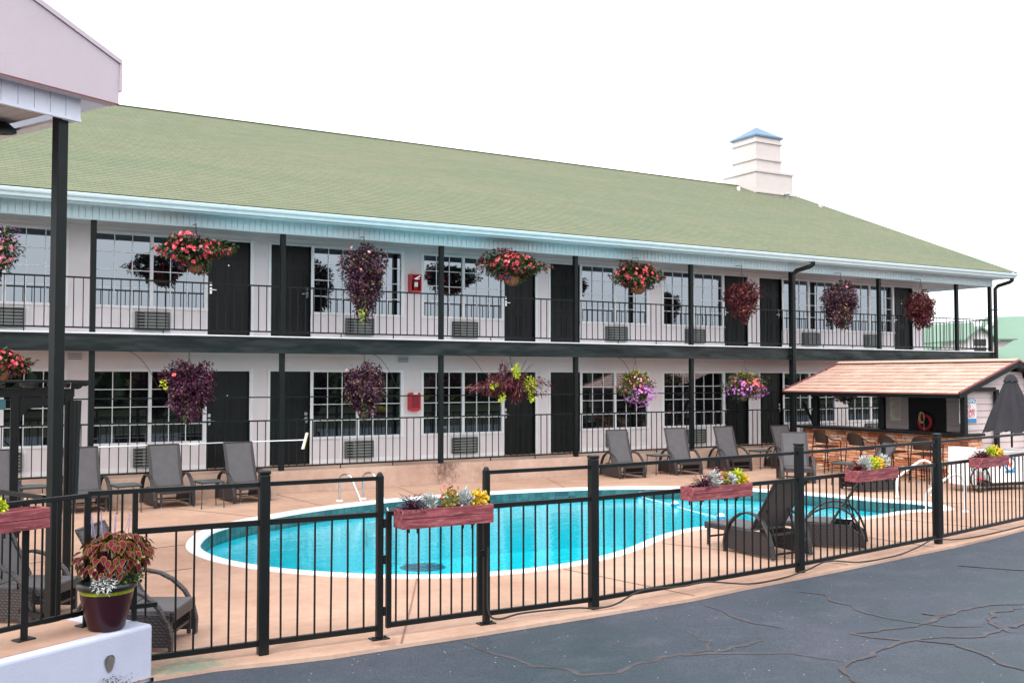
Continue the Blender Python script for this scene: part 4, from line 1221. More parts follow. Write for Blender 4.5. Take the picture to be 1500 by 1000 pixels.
    at(MB().box(22.035, 22.08, 14.40, 17.86, 0, 2.6), 'back_wall', 'siding')
    at(MB().box(21.985, 22.034, 16.03, 17.15, 0.3, 2.3), 'black_board', 'black_panel')
    at(MB().box(23.6, 23.7, 14.4, 17.86, 0, 2.2), 'side_wall', 'siding')
    at(MB().box(20.9, 22.0, 14.40, 19.3, 2.18, 2.20), 'hut_ceiling', 'black_panel')
    # things on it
    O2 = Vector((21.92, 16.6, 1.26))
    lr = empty('life_ring', O2, 0, 'red life ring with pale rope coil on the black board inside the bar', 'life ring')
    MB().tube([(0, math.cos(2 * math.pi * k / 24) * 0.175, math.sin(2 * math.pi * k / 24) * 0.175) for k in range(24)], 0.048, 10, closed=True).build('ring', 'ring_red', lr)
    for q in range(3):
        MB().tube([(-0.055 - 0.01 * q, 0.05 + math.cos(a) * (0.055 + 0.012 * q), 0.12 + math.sin(a) * (0.12 + 0.01 * q)) for a in [2 * math.pi * k / 20 for k in range(20)]], 0.012, 6, closed=True).build('rope_coil', 'rope', lr)
    MB().tube([(-0.06, 0.0, 0.02), (-0.06, -0.01, -0.15), (-0.05, 0.0, -0.32)], 0.008, 6).build('rope_end', 'rope', lr)
    # warning sign
    s = empty('warning_sign', (20.41, 14.325, 1.64), 0, 'blue and white pool warning sign on the end wall of the bar hut', 'sign')
    MB().box(-0.30, 0.30, -0.004, 0.004, -0.28, 0.28).build('board', 'sign_white', s)
    MB().box(-0.295, 0.295, -0.0065, -0.0045, 0.165, 0.275).build('blue_band', 'sign_blue', s)
    MB().box(-0.295, 0.295, -0.0065, -0.0045, -0.275, -0.18).build('blue_band', 'sign_blue', s)
    ry = (math.pi / 2, 0, 0)
    text_mesh('lettering', 'WARNING', 0.135, 'sign_white', s, (0, -0.0085, 0.22), ry, bold=0.002, sx=0.95)
    text_mesh('lettering', 'NO', 0.125, 'sign_red', s, (0.0, -0.0065, 0.095), ry, bold=0.003, sx=0.9)
    text_mesh('lettering', 'LIFEGUARD', 0.125, 'sign_red', s, (0, -0.0065, -0.015), ry, bold=0.003, sx=0.80)
    text_mesh('lettering', 'ON DUTY', 0.125, 'sign_red', s, (0, -0.0065, -0.12), ry, bold=0.003, sx=0.85)
    # rules poster on the inner wall
    p = empty('rules_poster', (21.985, 17.55, 1.62), 0, 'faded cream rules poster with a teal heading on the inner wall of the bar', 'poster')
    MB().box(-0.004, 0.0, -0.165, 0.165, -0.35, 0.35).build('sheet', 'sign_cream', p)
    MB().box(-0.0055, -0.0045, -0.155, 0.155, 0.27, 0.32).build('heading', 'sign_teal', p)
    rr = random.Random(2); ln = MB()
    for q in range(12): ln.box(-0.0055, -0.0045, -0.14, rr.uniform(0.02, 0.14), 0.20 - q * 0.042, 0.212 - q * 0.042)
    ln.build('print_line', 'sign_red', p)
bar_hut()

# ================================================================== FURNITURE
def lounger(foot=0.97, back=68, label='', group=None):
    """local: rear at y=0, foot towards +y"""
    t = empty('sun_lounger', (0, 0, 0), 0, label, 'sun lounger', group)
    w = 0.27
    # side skirts
    for s in (-1, 1):
        x0, x1 = s * 0.325 - 0.018, s * 0.325 + 0.018
        MB().prism([(0.0, 0.03), (0.045, 0.20), (0.22, 0.325), (0.5, 0.335), (0.88, 0.325), (0.90, 0.05)], 'x', x0, x1).build('side_panel', 'wicker', t)
        # arched armrest: flat band
        pts = [(0.0, 0.02), (0.03, 0.20), (0.09, 0.36), (0.18, 0.49), (0.30, 0.565), (0.43, 0.585), (0.56, 0.56), (0.68, 0.50), (0.79, 0.40), (0.87, 0.27), (0.905, 0.14), (0.90, 0.0)]
        m = MB(); vs = []
        for i, (y, z) in enumerate(pts):
            a = pts[max(i - 1, 0)]; b = pts[min(i + 1, len(pts) - 1)]
            d = Vector((b[0] - a[0], b[1] - a[1])).normalized(); n = Vector((-d.y, d.x)) * 0.014
            bow = s * 0.02 * math.sin(math.pi * i / (len(pts) - 1))
            xa, xb = s * 0.345 - 0.035 + bow, s * 0.345 + 0.035 + bow
            vs += [(xa, y - n.x, z - n.y), (xb, y - n.x, z - n.y), (xb, y + n.x, z + n.y), (xa, y + n.x, z + n.y)]
        L = len(pts)
        fs = []
        for i in range(L - 1):
            for k in range(4): fs.append((i * 4 + k, i * 4 + (k + 1) % 4, i * 4 + 4 + (k + 1) % 4, i * 4 + 4 + k))
        fs += [(0, 1, 2, 3), tuple(4 * L - 4 + k for k in (3, 2, 1, 0))]
        m.add(vs, fs); bevel(m.build('armrest', 'wicker', t), 0.006)
    # seat with rolled edge
    m = MB().box(-w - 0.02, w + 0.02, 0.42, foot, 0.335, 0.352); m.build('seat', 'sling', t)
    fr = MB()
    for s in (-1, 1): fr.box(s * 0.29 - 0.014, s * 0.29 + 0.014, 0.2, foot - 0.02, 0.272, 0.334)
    fr.box(-0.30, 0.30, foot - 0.02, foot + 0.012, 0.255, 0.349)
    fr.box(-0.276, 0.276, 0.2, 0.225, 0.275, 0.31)
    fr.box(-0.276, 0.276, foot - 0.25, foot - 0.23, 0.275, 0.31)
    bevel(fr.build('seat_frame', 'wicker', t), 0.004)
    for s in (-1, 1):
        m = MB().box(s * 0.262 - 0.016, s * 0.262 + 0.016, foot - 0.05, foot - 0.018, 0.025, 0.30)
        leg = m.build('leg', 'wicker', t)
        MB().box(s * 0.262 - 0.011, s * 0.262 + 0.011, foot - 0.045, foot - 0.023, 0, 0.025).build('foot_cap', 'chrome', leg)
    MB().box(-0.246, 0.246, foot - 0.045, foot - 0.025, 0.13, 0.155).build('front_stretcher', 'wicker', t)
    MB().box(-0.307, 0.307, 0.03, 0.055, 0.06, 0.085).build('rear_stretcher', 'metal_black', t)
    # back panel
    a = R(back); hy, hz = 0.45, 0.355; Lb = 0.80
    d = Vector((0, -math.cos(a), math.sin(a))); n = Vector((0, math.sin(a), math.cos(a)))
    def P(x, s_, o): q = Vector((x, hy, hz)) + d * s_ + n * o; return q
    m = MB(); K = 8
    for (o0, o1) in ((0.0, 0.012),):
        vs = []
        for i in range(K + 1):
            s_ = Lb * i / K; cv = 0.018 * math.sin(math.pi * i / K)
            for x in (-w, w): vs += [P(x, s_, o0 - cv), P(x, s_, o1 - cv)]
        fs = []
        for i in range(K):
            q = i * 4
            fs += [(q, q + 4, q + 6, q + 2), (q + 1, q + 3, q + 7, q + 5), (q, q + 1, q + 5, q + 4), (q + 2, q + 6, q + 7, q + 3)]
        fs += [(0, 2, 3, 1), (4 * K, 4 * K + 1, 4 * K + 3, 4 * K + 2)]
        m.add(vs, fs)
    m.build('backrest', 'sling', t)
    fr = MB()
    for s in (-1, 1): fr.beam(P(s * (w + 0.012), 0, 0), P(s * (w + 0.012), Lb, 0), 0.026, 0.05, up=(1, 0, 0))
    fr.beam(P(-w - 0.025, Lb, 0), P(w + 0.025, Lb, 0), 0.034, 0.03)
    bevel(fr.build('back_frame', 'wicker', t), 0.004)
    pr_ = MB()
    for s in (-1, 1): pr_.beam(P(s * 0.2, Lb * 0.42, -0.02), (s * 0.2, 0.10, 0.20), 0.02, 0.016)
    pr_.beam((-0.2, 0.10, 0.20), (0.2, 0.10, 0.20), 0.018, 0.018)
    pr_.build('prop_bar', 'metal_black', t)
    return t
SL = 'loungers around the pool'
protoA = lounger(0.99, 71, 'grey wicker lounger, first of the near row, partly behind the dark column and pergola', SL)
def put(o, x, y, ang, label=None):
    """x, y = rear centre on the ground; ang = direction the foot end points"""
    o.location = (x, y, 0); o.rotation_euler = (0, 0, R(ang) - math.pi / 2)
    if label: o['label'] = label
put(protoA, 2.42, 20.02, -84)
for x, y, a, lb in ((0.98, 20.0, -84, 'grey wicker lounger at the left edge, behind the pergola post'),
                    (3.88, 20.02, -84, 'grey wicker lounger standing between two side tables below the left drain brush pole'),
                    (5.28, 19.98, -82, 'grey wicker lounger right behind the first fence post left of the gate'),
                    (14.55, 19.95, -94, 'leftmost upright lounger of the four by the wall under the pink hanging petunias'),
                    (16.38, 19.92, -101, 'lounger directly right of the small table, second by the wall toward the bar'),
                    (18.0, 19.95, -96, 'third lounger by the wall toward the bar, left of the table near the stools'),
                    (19.68, 19.6, -96, 'lounger by the wall closest to the bar counter, half hidden behind another'),
                    ):
    put(copy_tree(protoA), x, y, a, lb)
put(copy_tree(protoA), 17.62, 16.98, -128, 'lounger facing the viewer on open deck, behind the second big fence post from the right')
protoB = lounger(1.36, 57, 'dark brown lounger seen from behind just inside the fence, back raised toward the lot', SL)
put(protoB, 9.90, 9.56, 91)
b2 = copy_tree(protoB); put(b2, 11.52, 9.72, 128, 'dark brown lounger seen side-on inside the fence, its back leaning right')
b3 = lounger(1.0, 52, 'reclined grey lounger near the bar behind the third flower box', SL); put(b3, 17.75, 14.35, 158)
b4 = lounger(0.90, 60, 'black wicker lounger right beside the maroon flower pot, only its armrest end showing', SL); put(b4, 1.25, 9.78, -30)
b5 = lounger(1.0, 62, 'black wicker lounger behind the railing left of the dark canopy column', SL); put(b5, 0.42, 11.55, -38)

def side_table(label):
    t = empty('side_table', (0, 0, 0), 0, label, 'side table', 'small tables between loungers')
    bevel(MB().box(-0.22, 0.22, -0.22, 0.22, 0.475, 0.495).build('table_top', 'table_top', t), 0.004)
    MB().box(-0.215, 0.215, -0.215, 0.215, 0.455, 0.474).build('apron', 'wicker', t)
    for sx in (-1, 1):
        for sy in (-1, 1):
            MB().tube([(sx * 0.19, sy * 0.19, 0.456), (sx * 0.20, sy * 0.20, 0.3), (sx * 0.21, sy * 0.21, 0.012)], 0.009, 8).build('leg', 'wicker', t)
            MB().lathe([(0.015, 0.0), (0.015, 0.014), (0, 0.016)], 8, (sx * 0.21, sy * 0.21, 0)).build('foot_cap', 'rubber', t)
    return t
st = side_table('small grey table left of the lounger between the dark column and the fence post'); st.location = (3.08, 18.9, 0); st.rotation_euler = (0, 0, R(8))
for x, y, r_, lb in ((4.52, 18.8, 6, 'small grey table between the two loungers nearest the first big fence post'),
                     (15.62, 19.5, -4, 'small grey table between the first two upright loungers right of the middle'),
                     (18.9, 19.35, 0, 'small grey table between the last two upright loungers by the wall'),
                     (17.75, 15.55, 14, 'low grey table in front of the bar stools, between two loungers'),
                     (1.62, 19.45, 5, 'small grey table glimpsed behind the pergola post at the far left')):
    c = copy_tree(st); c.location = (x, y, 0); c.rotation_euler = (0, 0, R(r_)); c['label'] = lb

def bar_stool(label):
    """local: faces +x"""
    t = empty('bar_stool', (0, 0, 0), 0, label, 'bar stool', 'bar stools at the stone counter')
    sz = 0.66
    bevel(MB().box(-0.20, 0.22, -0.22, 0.22, sz - 0.02, sz + 0.012).build('seat', 'stool_weave', t), 0.008)
    K = 8; m = MB(); vs = []
    for i in range(K + 1):
        a = -1 + 2 * i / K; y = a * 0.235; x = -0.235 + 0.10 * a * a
        top = sz + 0.40 - 0.10 * a * a * a * a - 0.02 * abs(a)
        for xx in (0, 0.014):
            vs += [(x + xx + 0.03, y, sz + 0.09), (x + xx - 0.035, y, top)]
    fs = []
    for i in range(K):
        q = i * 4
        fs += [(q, q + 4, q + 5, q + 1), (q + 2, q + 3, q + 7, q + 6), (q + 1, q + 5, q + 7, q + 3), (q, q + 2, q + 6, q + 4)]
    fs += [(0, 1, 3, 2), (4 * K, 4 * K + 2, 4 * K + 3, 4 * K + 1)]
    m.add(vs, fs); m.build('backrest', 'stool_weave', t)
    for s in (-1, 1):
        y = s * 0.235
        MB().tube([(-0.17, y, sz + 0.27), (-0.05, y + s * 0.015, sz + 0.20), (0.04, y + s * 0.02, sz + 0.16), (0.18, y + s * 0.02, sz + 0.165), (0.235, y + s * 0.015, sz + 0.13), (0.24, y, sz), (0.27, y + s * 0.01, 0.0)], 0.012, 8).build('arm', 'metal_black', t)
        MB().tube([(-0.16, y, sz + 0.28), (-0.19, y, sz), (-0.26, y + s * 0.01, 0.0)], 0.012, 8).build('leg', 'metal_black', t)
        MB().beam((-0.215, y, 0.28), (0.255, y, 0.28), 0.016).build('footrest', 'metal_black', t)
        MB().beam((-0.24, y, 0.12), (0.265, y, 0.12), 0.014).build('stretcher', 'metal_black', t)
    MB().beam((0.255, -0.235, 0.28), (0.255, 0.235, 0.28), 0.018).build('footrest', 'metal_black', t)
    MB().beam((-0.21, -0.235, 0.30), (-0.21, 0.235, 0.30), 0.016).build('stretcher', 'metal_black', t)
    return t
bs_ = bar_stool('leftmost of the four dark wicker bar stools at the stone counter'); bs_.location = (19.64, 17.80, 0); bs_.rotation_euler = (0, 0, R(-8)); bs_.scale = (1.06, 1.06, 1.0)
for y, r_, lb in ((16.72, -4, 'second dark bar stool from the left, left of the reclined lounger back'),
                  (15.80, -10, 'third dark bar stool from the left, right behind the reclined lounger'),
                  (14.86, 2, 'rightmost dark bar stool, beside the tall fence post below the life ring')):
    c = copy_tree(bs_); c.location = (19.64, y, 0); c.rotation_euler = (0, 0, R(r_)); c['label'] = lb

# cart, umbrella -----------------------------------------------------
def cart():
    O = Vector((19.72, 13.32, 0))
    t = empty('vending_cart', O, R(-9), 'white vending cart with spoked wheel and blue ring emblem near the bar', 'cart')
    def at(mb, nm, mat, bev=0):
        o = mb.build(nm, mat, t)
        if bev: bevel(o, bev, 2)
        return o
    b = MB(); b.prism([(-0.52, 0.80), (-0.52, 0.42), (-0.42, 0.24), (-0.25, 0.17), (0.95, 0.17), (0.95, 0.80)], 'y', -0.30, 0.30)
    at(b, 'body', 'cart_white', 0.012)
    at(MB().box(-0.56, 0.98, -0.33, 0.33, 0.801, 0.84), 'lid', 'cart_white', 0.008)
    at(MB().box(-0.93, -0.66, -0.25, 0.25, 0.14, 0.92), 'end_box', 'cart_white', 0.01)
    at(MB().box(-0.5, 0.85, -0.26, 0.26, 0.10, 0.168), 'chassis', 'rubber')
    for y in (-0.345,):
        w = at(MB().tube([(-0.66 + math.cos(a) * 0.255, y, 0.27 + math.sin(a) * 0.255) for a in [2 * math.pi * k / 28 for k in range(28)]], 0.017, 8, closed=True), 'wheel', 'rubber')
        s = MB()
        for k in range(12):
            a = 2 * math.pi * k / 12; s.beam((-0.66, y, 0.27), (-0.66 + math.cos(a) * 0.24, y, 0.27 + math.sin(a) * 0.24), 0.005)
        s.build('spoke', 'chrome', w)
        h = MB(); h.lathe([(0, -0.06), (0.035, -0.06), (0.035, 0.06), (0, 0.06)], 12)
        h.v = [(-0.66 + p[0], y + p[2], 0.27 + p[1]) for p in h.v]; h.build('hub', 'red_cab', w)
    # emblem
    y = -0.304
    at(MB().tube([(0.22 + math.cos(a) * 0.145, y, 0.56 + math.sin(a) * 0.145) for a in [2 * math.pi * k / 24 for k in range(24)]], 0.017, 6, closed=True), 'emblem_ring', 'logo_blue')
    at(MB().box(0.08, 0.36, y - 0.004, y, 0.375, 0.42), 'emblem_ribbon', 'logo_blue')
    m = MB(); m.prism([(x_ - 0.14, z_) for x_, z_ in [(0.27, 0.60), (0.30, 0.55), (0.34, 0.50), (0.39, 0.50), (0.43, 0.56), (0.42, 0.63), (0.44, 0.68), (0.40, 0.69), (0.385, 0.60), (0.36, 0.56), (0.33, 0.60)]], 'y', y - 0.004, y)
    at(m, 'emblem_bird', 'logo_red')
    at(MB().box(-0.36, -0.18, y - 0.003, y, 0.72, 0.735), 'small_print', 'logo_blue'); at(MB().box(-0.36, -0.22, y - 0.003, y, 0.695, 0.705), 'small_print', 'logo_blue')
    for x in (-0.72, 0.7): at(MB().tube([(x, 0, 0.14), (x, 0, 0.02)], 0.02, 8), 'caster', 'rubber')
cart()
def umbrella():
    O = Vector((20.02, 13.02, 0))
    t = empty('closed_umbrella', O, 0, 'closed charcoal patio umbrella standing in front of the bar hut', 'umbrella')
    MB().tube([(0, 0, 0.905), (0, 0, 2.42)], 0.022, 10).build('pole', 'metal_black', t)
    n = 32; m = MB(); rows = [(0.03, 2.44), (0.075, 2.36), (0.13, 2.27), (0.24, 1.95), (0.37, 1.6), (0.50, 1.24)]
    vs = []
    for i, (r_, z) in enumerate(rows):
        for k in range(n):
            a = 2 * math.pi * k / n; f = 1 + (0.17 * math.cos(8 * a) * min(1, i / 3)); dz = -0.045 * math.cos(8 * a) if i == len(rows) - 1 else 0
            vs.append((math.cos(a) * r_ * f, math.sin(a) * r_ * f, z + dz))
    m.add(vs, [(i * n + k, i * n + (k + 1) % n, (i + 1) * n + (k + 1) % n, (i + 1) * n + k) for i in range(len(rows) - 1) for k in range(n)], 0, True)
    m.build('canopy', 'umbrella', t)
    m = MB(); rows = [(0.0, 2.475), (0.06, 2.455), (0.10, 2.40), (0.145, 2.31)]; vs = []
    for i, (r_, z) in enumerate(rows):
        for k in range(n):
            a = 2 * math.pi * k / n; f = 1 + 0.15 * math.cos(8 * a) * i / 3; dz = -0.02 * math.cos(8 * a) if i == 3 else 0
            vs.append((math.cos(a) * r_ * f, math.sin(a) * r_ * f, z + dz))
    m.add(vs, [(i * n + k, i * n + (k + 1) % n, (i + 1) * n + (k + 1) % n, (i + 1) * n + k) for i in range(3) for k in range(n)], 0, True)
    m.build('top_cap', 'umbrella', t)
umbrella()

# pool gear ------------------------------------------------------------
def pool_gear():
    t = empty('pool_ladder', (7.1, 18.3, 0), 0, 'steel grab rails of the ladder at the far side of the pool', 'pool ladder')
    for (bx, by, wx, wy) in ((6.93, 18.45, 7.22, 17.86), (7.46, 18.55, 7.72, 17.92)):
        d = Vector((wx - bx, wy - by, 0)); L = d.length; d.normalize()
        pts = [(0, 0.0), (0, 0.3)] + [(L * 0.25 * (1 - math.cos(a)), 0.42 + 0.10 * math.sin(a)) for a in [math.pi * k / 8 for k in range(9)]] + [(L * 0.75, 0.15), (L, -0.18), (L + 0.05, -0.8)]
        MB().tube([(bx + d.x * s_ - 7.1, by + d.y * s_ - 18.3, z) for s_, z in pts], 0.021, 10).build('grab_rail', 'chrome', t)
        MB().lathe([(0.07, 0.0), (0.06, 0.02), (0.02, 0.025)], 16, (bx - 7.1, by - 18.3, 0)).build('flange', 'white_trim', t)
    for z in (-0.35, -0.62): MB().beam((7.27 - 7.1, 17.82 - 18.3, z), (7.74 - 7.1, 17.88 - 18.3, z), 0.08, 0.03).build('tread', 'white_trim', t)
    for i, (a, b, h0, lb) in enumerate((((16.87, 13.46), (17.69, 13.25), 0.39, 'curved pale steel handrail farther from the viewer by the pool steps'), ((15.44, 11.69), (16.04, 11.34), 0.36, 'curved pale steel handrail nearer the viewer by the pool steps'))):
        A, B = Vector(a), Vector(b); 
        t = empty('pool_handrail', (*a, 0), 0, lb, 'handrail', 'handrails at the pool steps')
        prof = [(0, 0), (0, 0.75 * h0), (0.03, h0), (0.12, 1.12 * h0), (0.45, 1.55 * h0), (0.66, 1.80 * h0), (0.80, 1.82 * h0), (0.93, 1.72 * h0), (1.0, 1.42 * h0), (1.0, 0.9 * h0), (1.0, 0)]
        MB().tube([((B - A).x * s_, (B - A).y * s_, z) for s_, z in prof], 0.026, 10).build('rail', 'handrail', t)
        for q in (0, 1): MB().lathe([(0.06, 0.0), (0.05, 0.02), (0.026, 0.022)], 14, ((B - A).x * q, (B - A).y * q, 0.0)).build('flange', 'handrail', t)
    fl = [(13.38, 17.32), (12.99, 15.69), (12.53, 13.84), (11.9, 12.25)]
    t = empty('float_line', (12.53, 13.84, -0.18), 0, 'rope with white and blue floats stretched across the pool', 'float line')
    o_ = Vector((12.53, 13.84, -0.18))
    pts = []
    for a, b in zip(fl[:-1], fl[1:]):
        for k in range(6): pts.append(Vector((a[0] + (b[0] - a[0]) * k / 6, a[1] + (b[1] - a[1]) * k / 6, -0.178 - 0.006 * math.sin(k))) - o_)
    pts.append(Vector((*fl[-1], -0.178)) - o_)
    pts.insert(0, Vector((13.5, 17.62, -0.08)) - o_)
    MB().tube(pts, 0.007, 6).build('rope', 'float_white', t)
    for p in fl[:3]:
        c = Vector((*p, -0.16)) - o_
        f = MB().lathe([(0.0, 0.085)] + [(0.085 * math.sin(a), 0.085 * math.cos(a)) for a in [math.pi * k / 8 for k in range(1, 8)]] + [(0, -0.085)], 16, tuple(c), mis=[0, 0, 0, 1, 1, 0, 0, 0])
        f.build('float', ['float_white', 'float_blue'], t)
    g = MB().lathe([(0, 0.012), (0.30, 0.01), (0.33, 0.0)], 28, (0, 0, 0))
    for a in range(0, 12): g.beam((0, 0, 0.012), (math.cos(a * math.pi / 6) * 0.3, math.sin(a * math.pi / 6) * 0.3, 0.012), 0.02, 0.012)
    o = g.build('dark_disc', 'line_tile'); o.location = (6.12, 12.95, -0.30)  # dark spoked disc just under the water surface, clear of the floor
    tag(o, 'dark round grate under the water close to the near pool edge', 'disc')
    # depth marker tiles
    for (x, y, s_, lb) in ((5.32, 17.06, '5', 'left small white depth tile on the waterline behind the fence post'), (5.75, 17.26, '5', 'right small white depth tile with a dark 5 on the waterline')):
        t = empty('depth_marker', (x, y, -0.11), R(28), lb, 'depth marker')
        MB().box(-0.10, 0.10, -0.006, 0.0, -0.075, 0.075).build('tile', 'white_label', t)
        text_mesh('numeral', '5', 0.13, 'black_panel', t, (0.0, -0.0075, 0.01), (math.pi / 2, 0, 0), bold=0.003)
    # telescopic pole with brush lying on the walkway railing
    t = empty('brush_pole', (4.56, 20.24, 1.09), 0, 'long pale pool pole with a brush head resting along the lower railing', 'pool brush')
    MB().tube([(-2.3, 0, -0.012), (0, 0, -0.004), (2.24, 0, 0.0)], 0.012, 10).build('pole', 'pole_white', t)
    MB().beam((-0.1, 0, -0.004), (0.1, 0, -0.004), 0.045).build('clamp', 'pole_white', t)
    MB().beam((2.21, 0, -0.19), (2.30, -0.01, 0.15), 0.022, 0.03).build('brush_head', 'pole_white', t)
    MB().beam((2.24, 0, -0.19), (2.33, -0.01, 0.15), 0.03, 0.03).build('bristles', 'bristle', t)
pool_gear()

# fire extinguisher cabinets ---------------------------------------------
def cabinet(x, z0, z1, kind, label):
    t = empty('extinguisher_cabinet', (x, DW, z0), 0, label, 'extinguisher cabinet')
    H = z1 - z0
    if kind:
        MB().box(-0.14, 0.14, -0.03, 0, 0, H).box(-0.14, -0.12, -0.17, -0.03, 0, H).box(0.12, 0.14, -0.17, -0.03, 0, H).box(-0.12, 0.12, -0.17, -0.03, 0, 0.03).box(-0.12, 0.12, -0.17, -0.03, H - 0.03, H).build('cabinet', 'red_cab', t)
        MB().lathe([(0, 0.32), (0.03, 0.31), (0.035, 0.27), (0.06, 0.24), (0.065, 0.05), (0.05, 0.03), (0, 0.03)], 14, (0.0, -0.10, 0)).build('extinguisher', 'red_dark', t)
        MB().box(-0.045, 0.045, -0.17, -0.165, 0.12, 0.23).build('label_plate', 'white_label', t)
        MB().beam((-0.04, -0.165, 0.30), (0.10, -0.165, 0.38), 0.02).beam((0.0, -0.165, 0.30), (0.09, -0.165, 0.31), 0.012).build('handle', 'chrome', t)
    else:
        MB().prism([(-0.14, 0.04), (-0.06, 0), (0.06, 0), (0.14, 0.04), (0.14, H - 0.03), (0.10, H), (-0.10, H), (-0.14, H - 0.03)], 'y', -0.15, 0).build('cabinet', 'red_cab', t)
        MB().box(-0.10, 0.10, -0.158, -0.15, 0.08, 0.36).build('door_panel', 'red_dark', t)
        MB().box(-0.05, 0.06, -0.156, -0.15, H - 0.045, H + 0.01).build('label_plate', 'white_label', t)
cabinet(9.93, 4.42, 4.84, True, 'red open extinguisher cabinet with a white label on the upper balcony wall')
cabinet(9.93, 1.60, 2.04, False, 'red closed extinguisher cabinet on the ground floor wall')

# ================================================================== PLANTS
def leaf(m, p, d, up, L, W, mi=0, fold=0.25):
    """one folded leaf, tip along d"""
    side = d.cross(up)
    if side.length < 1e-4: side = d.cross(Vector((1, 0.2, 0)))
    side.normalize(); nn = side.cross(d).normalized()
    tip = p + d * L
    m.add([p, p + d * L * 0.45 + side * W / 2 + nn * W * fold, tip, p + d * L * 0.45 - side * W / 2 + nn * W * fold], [(0, 1, 2), (0, 2, 3)], mi)
def rv(r, s=1.0): return Vector((r.uniform(-s, s), r.uniform(-s, s), r.uniform(-s, s)))
def foliage(m, r, n, fn, L, W, mi=0, droop=0.5, spread=0.6):
    for _ in range(n):
        p, out = fn(r)
        d = (out + Vector((0, 0, -droop)) + rv(r, spread)).normalized()
        k = r.uniform(0.65, 1.25)
        leaf(m, p, d, (out + Vector((0, 0, 0.6)) + rv(r, 0.4)).normalized(), L * k, W * k, mi)
def blob(rx, ry, rz, c=(0, 0, 0), shell=0.72, taper=0.0, lump=0.2, seed=0.0, squash=1.0):
    def fn(r):
        while True:
            v = Vector((r.gauss(0, 1), r.gauss(0, 1), r.gauss(0, 1)))
            if v.length > 0.1: break
        v.normalize(); k = shell + (1 - shell) * r.random() ** 0.7
        k *= 1 + lump * mnoise.noise(v * 1.7 + Vector((seed, seed * 2.1, 3.0)))*1.6
        t = 1.0 - taper * max(0, -v.z)
        return Vector((c[0] + v.x * rx * k * t, c[1] + v.y * ry * k * t, c[2] + v.z * rz * k)), v
    return fn
def flowers(m, r, n, fn, size, petals=5, mi=0):
    for _ in range(n):
        p, out = fn(r); out = (out + rv(r, 0.35)).normalized(); p = p + out * size * 0.6
        a = out.cross(Vector((0, 0, 1)));
        if a.length < 0.01: a = Vector((1, 0, 0))
        a.normalize(); b = out.cross(a).normalized(); s = size * r.uniform(0.7, 1.2)
        for k in range(petals):
            t = 2 * math.pi * k / petals + r.uniform(0, 0.5); d = a * math.cos(t) + b * math.sin(t); q = a * -math.sin(t) + b * math.cos(t)
            m.add([p, p + d * s * 0.7 + q * s * 0.42 + out * s * 0.15, p + d * s * 1.05 + out * s * 0.05, p + d * s * 0.7 - q * s * 0.42 + out * s * 0.15], [(0, 1, 2, 3)], mi)

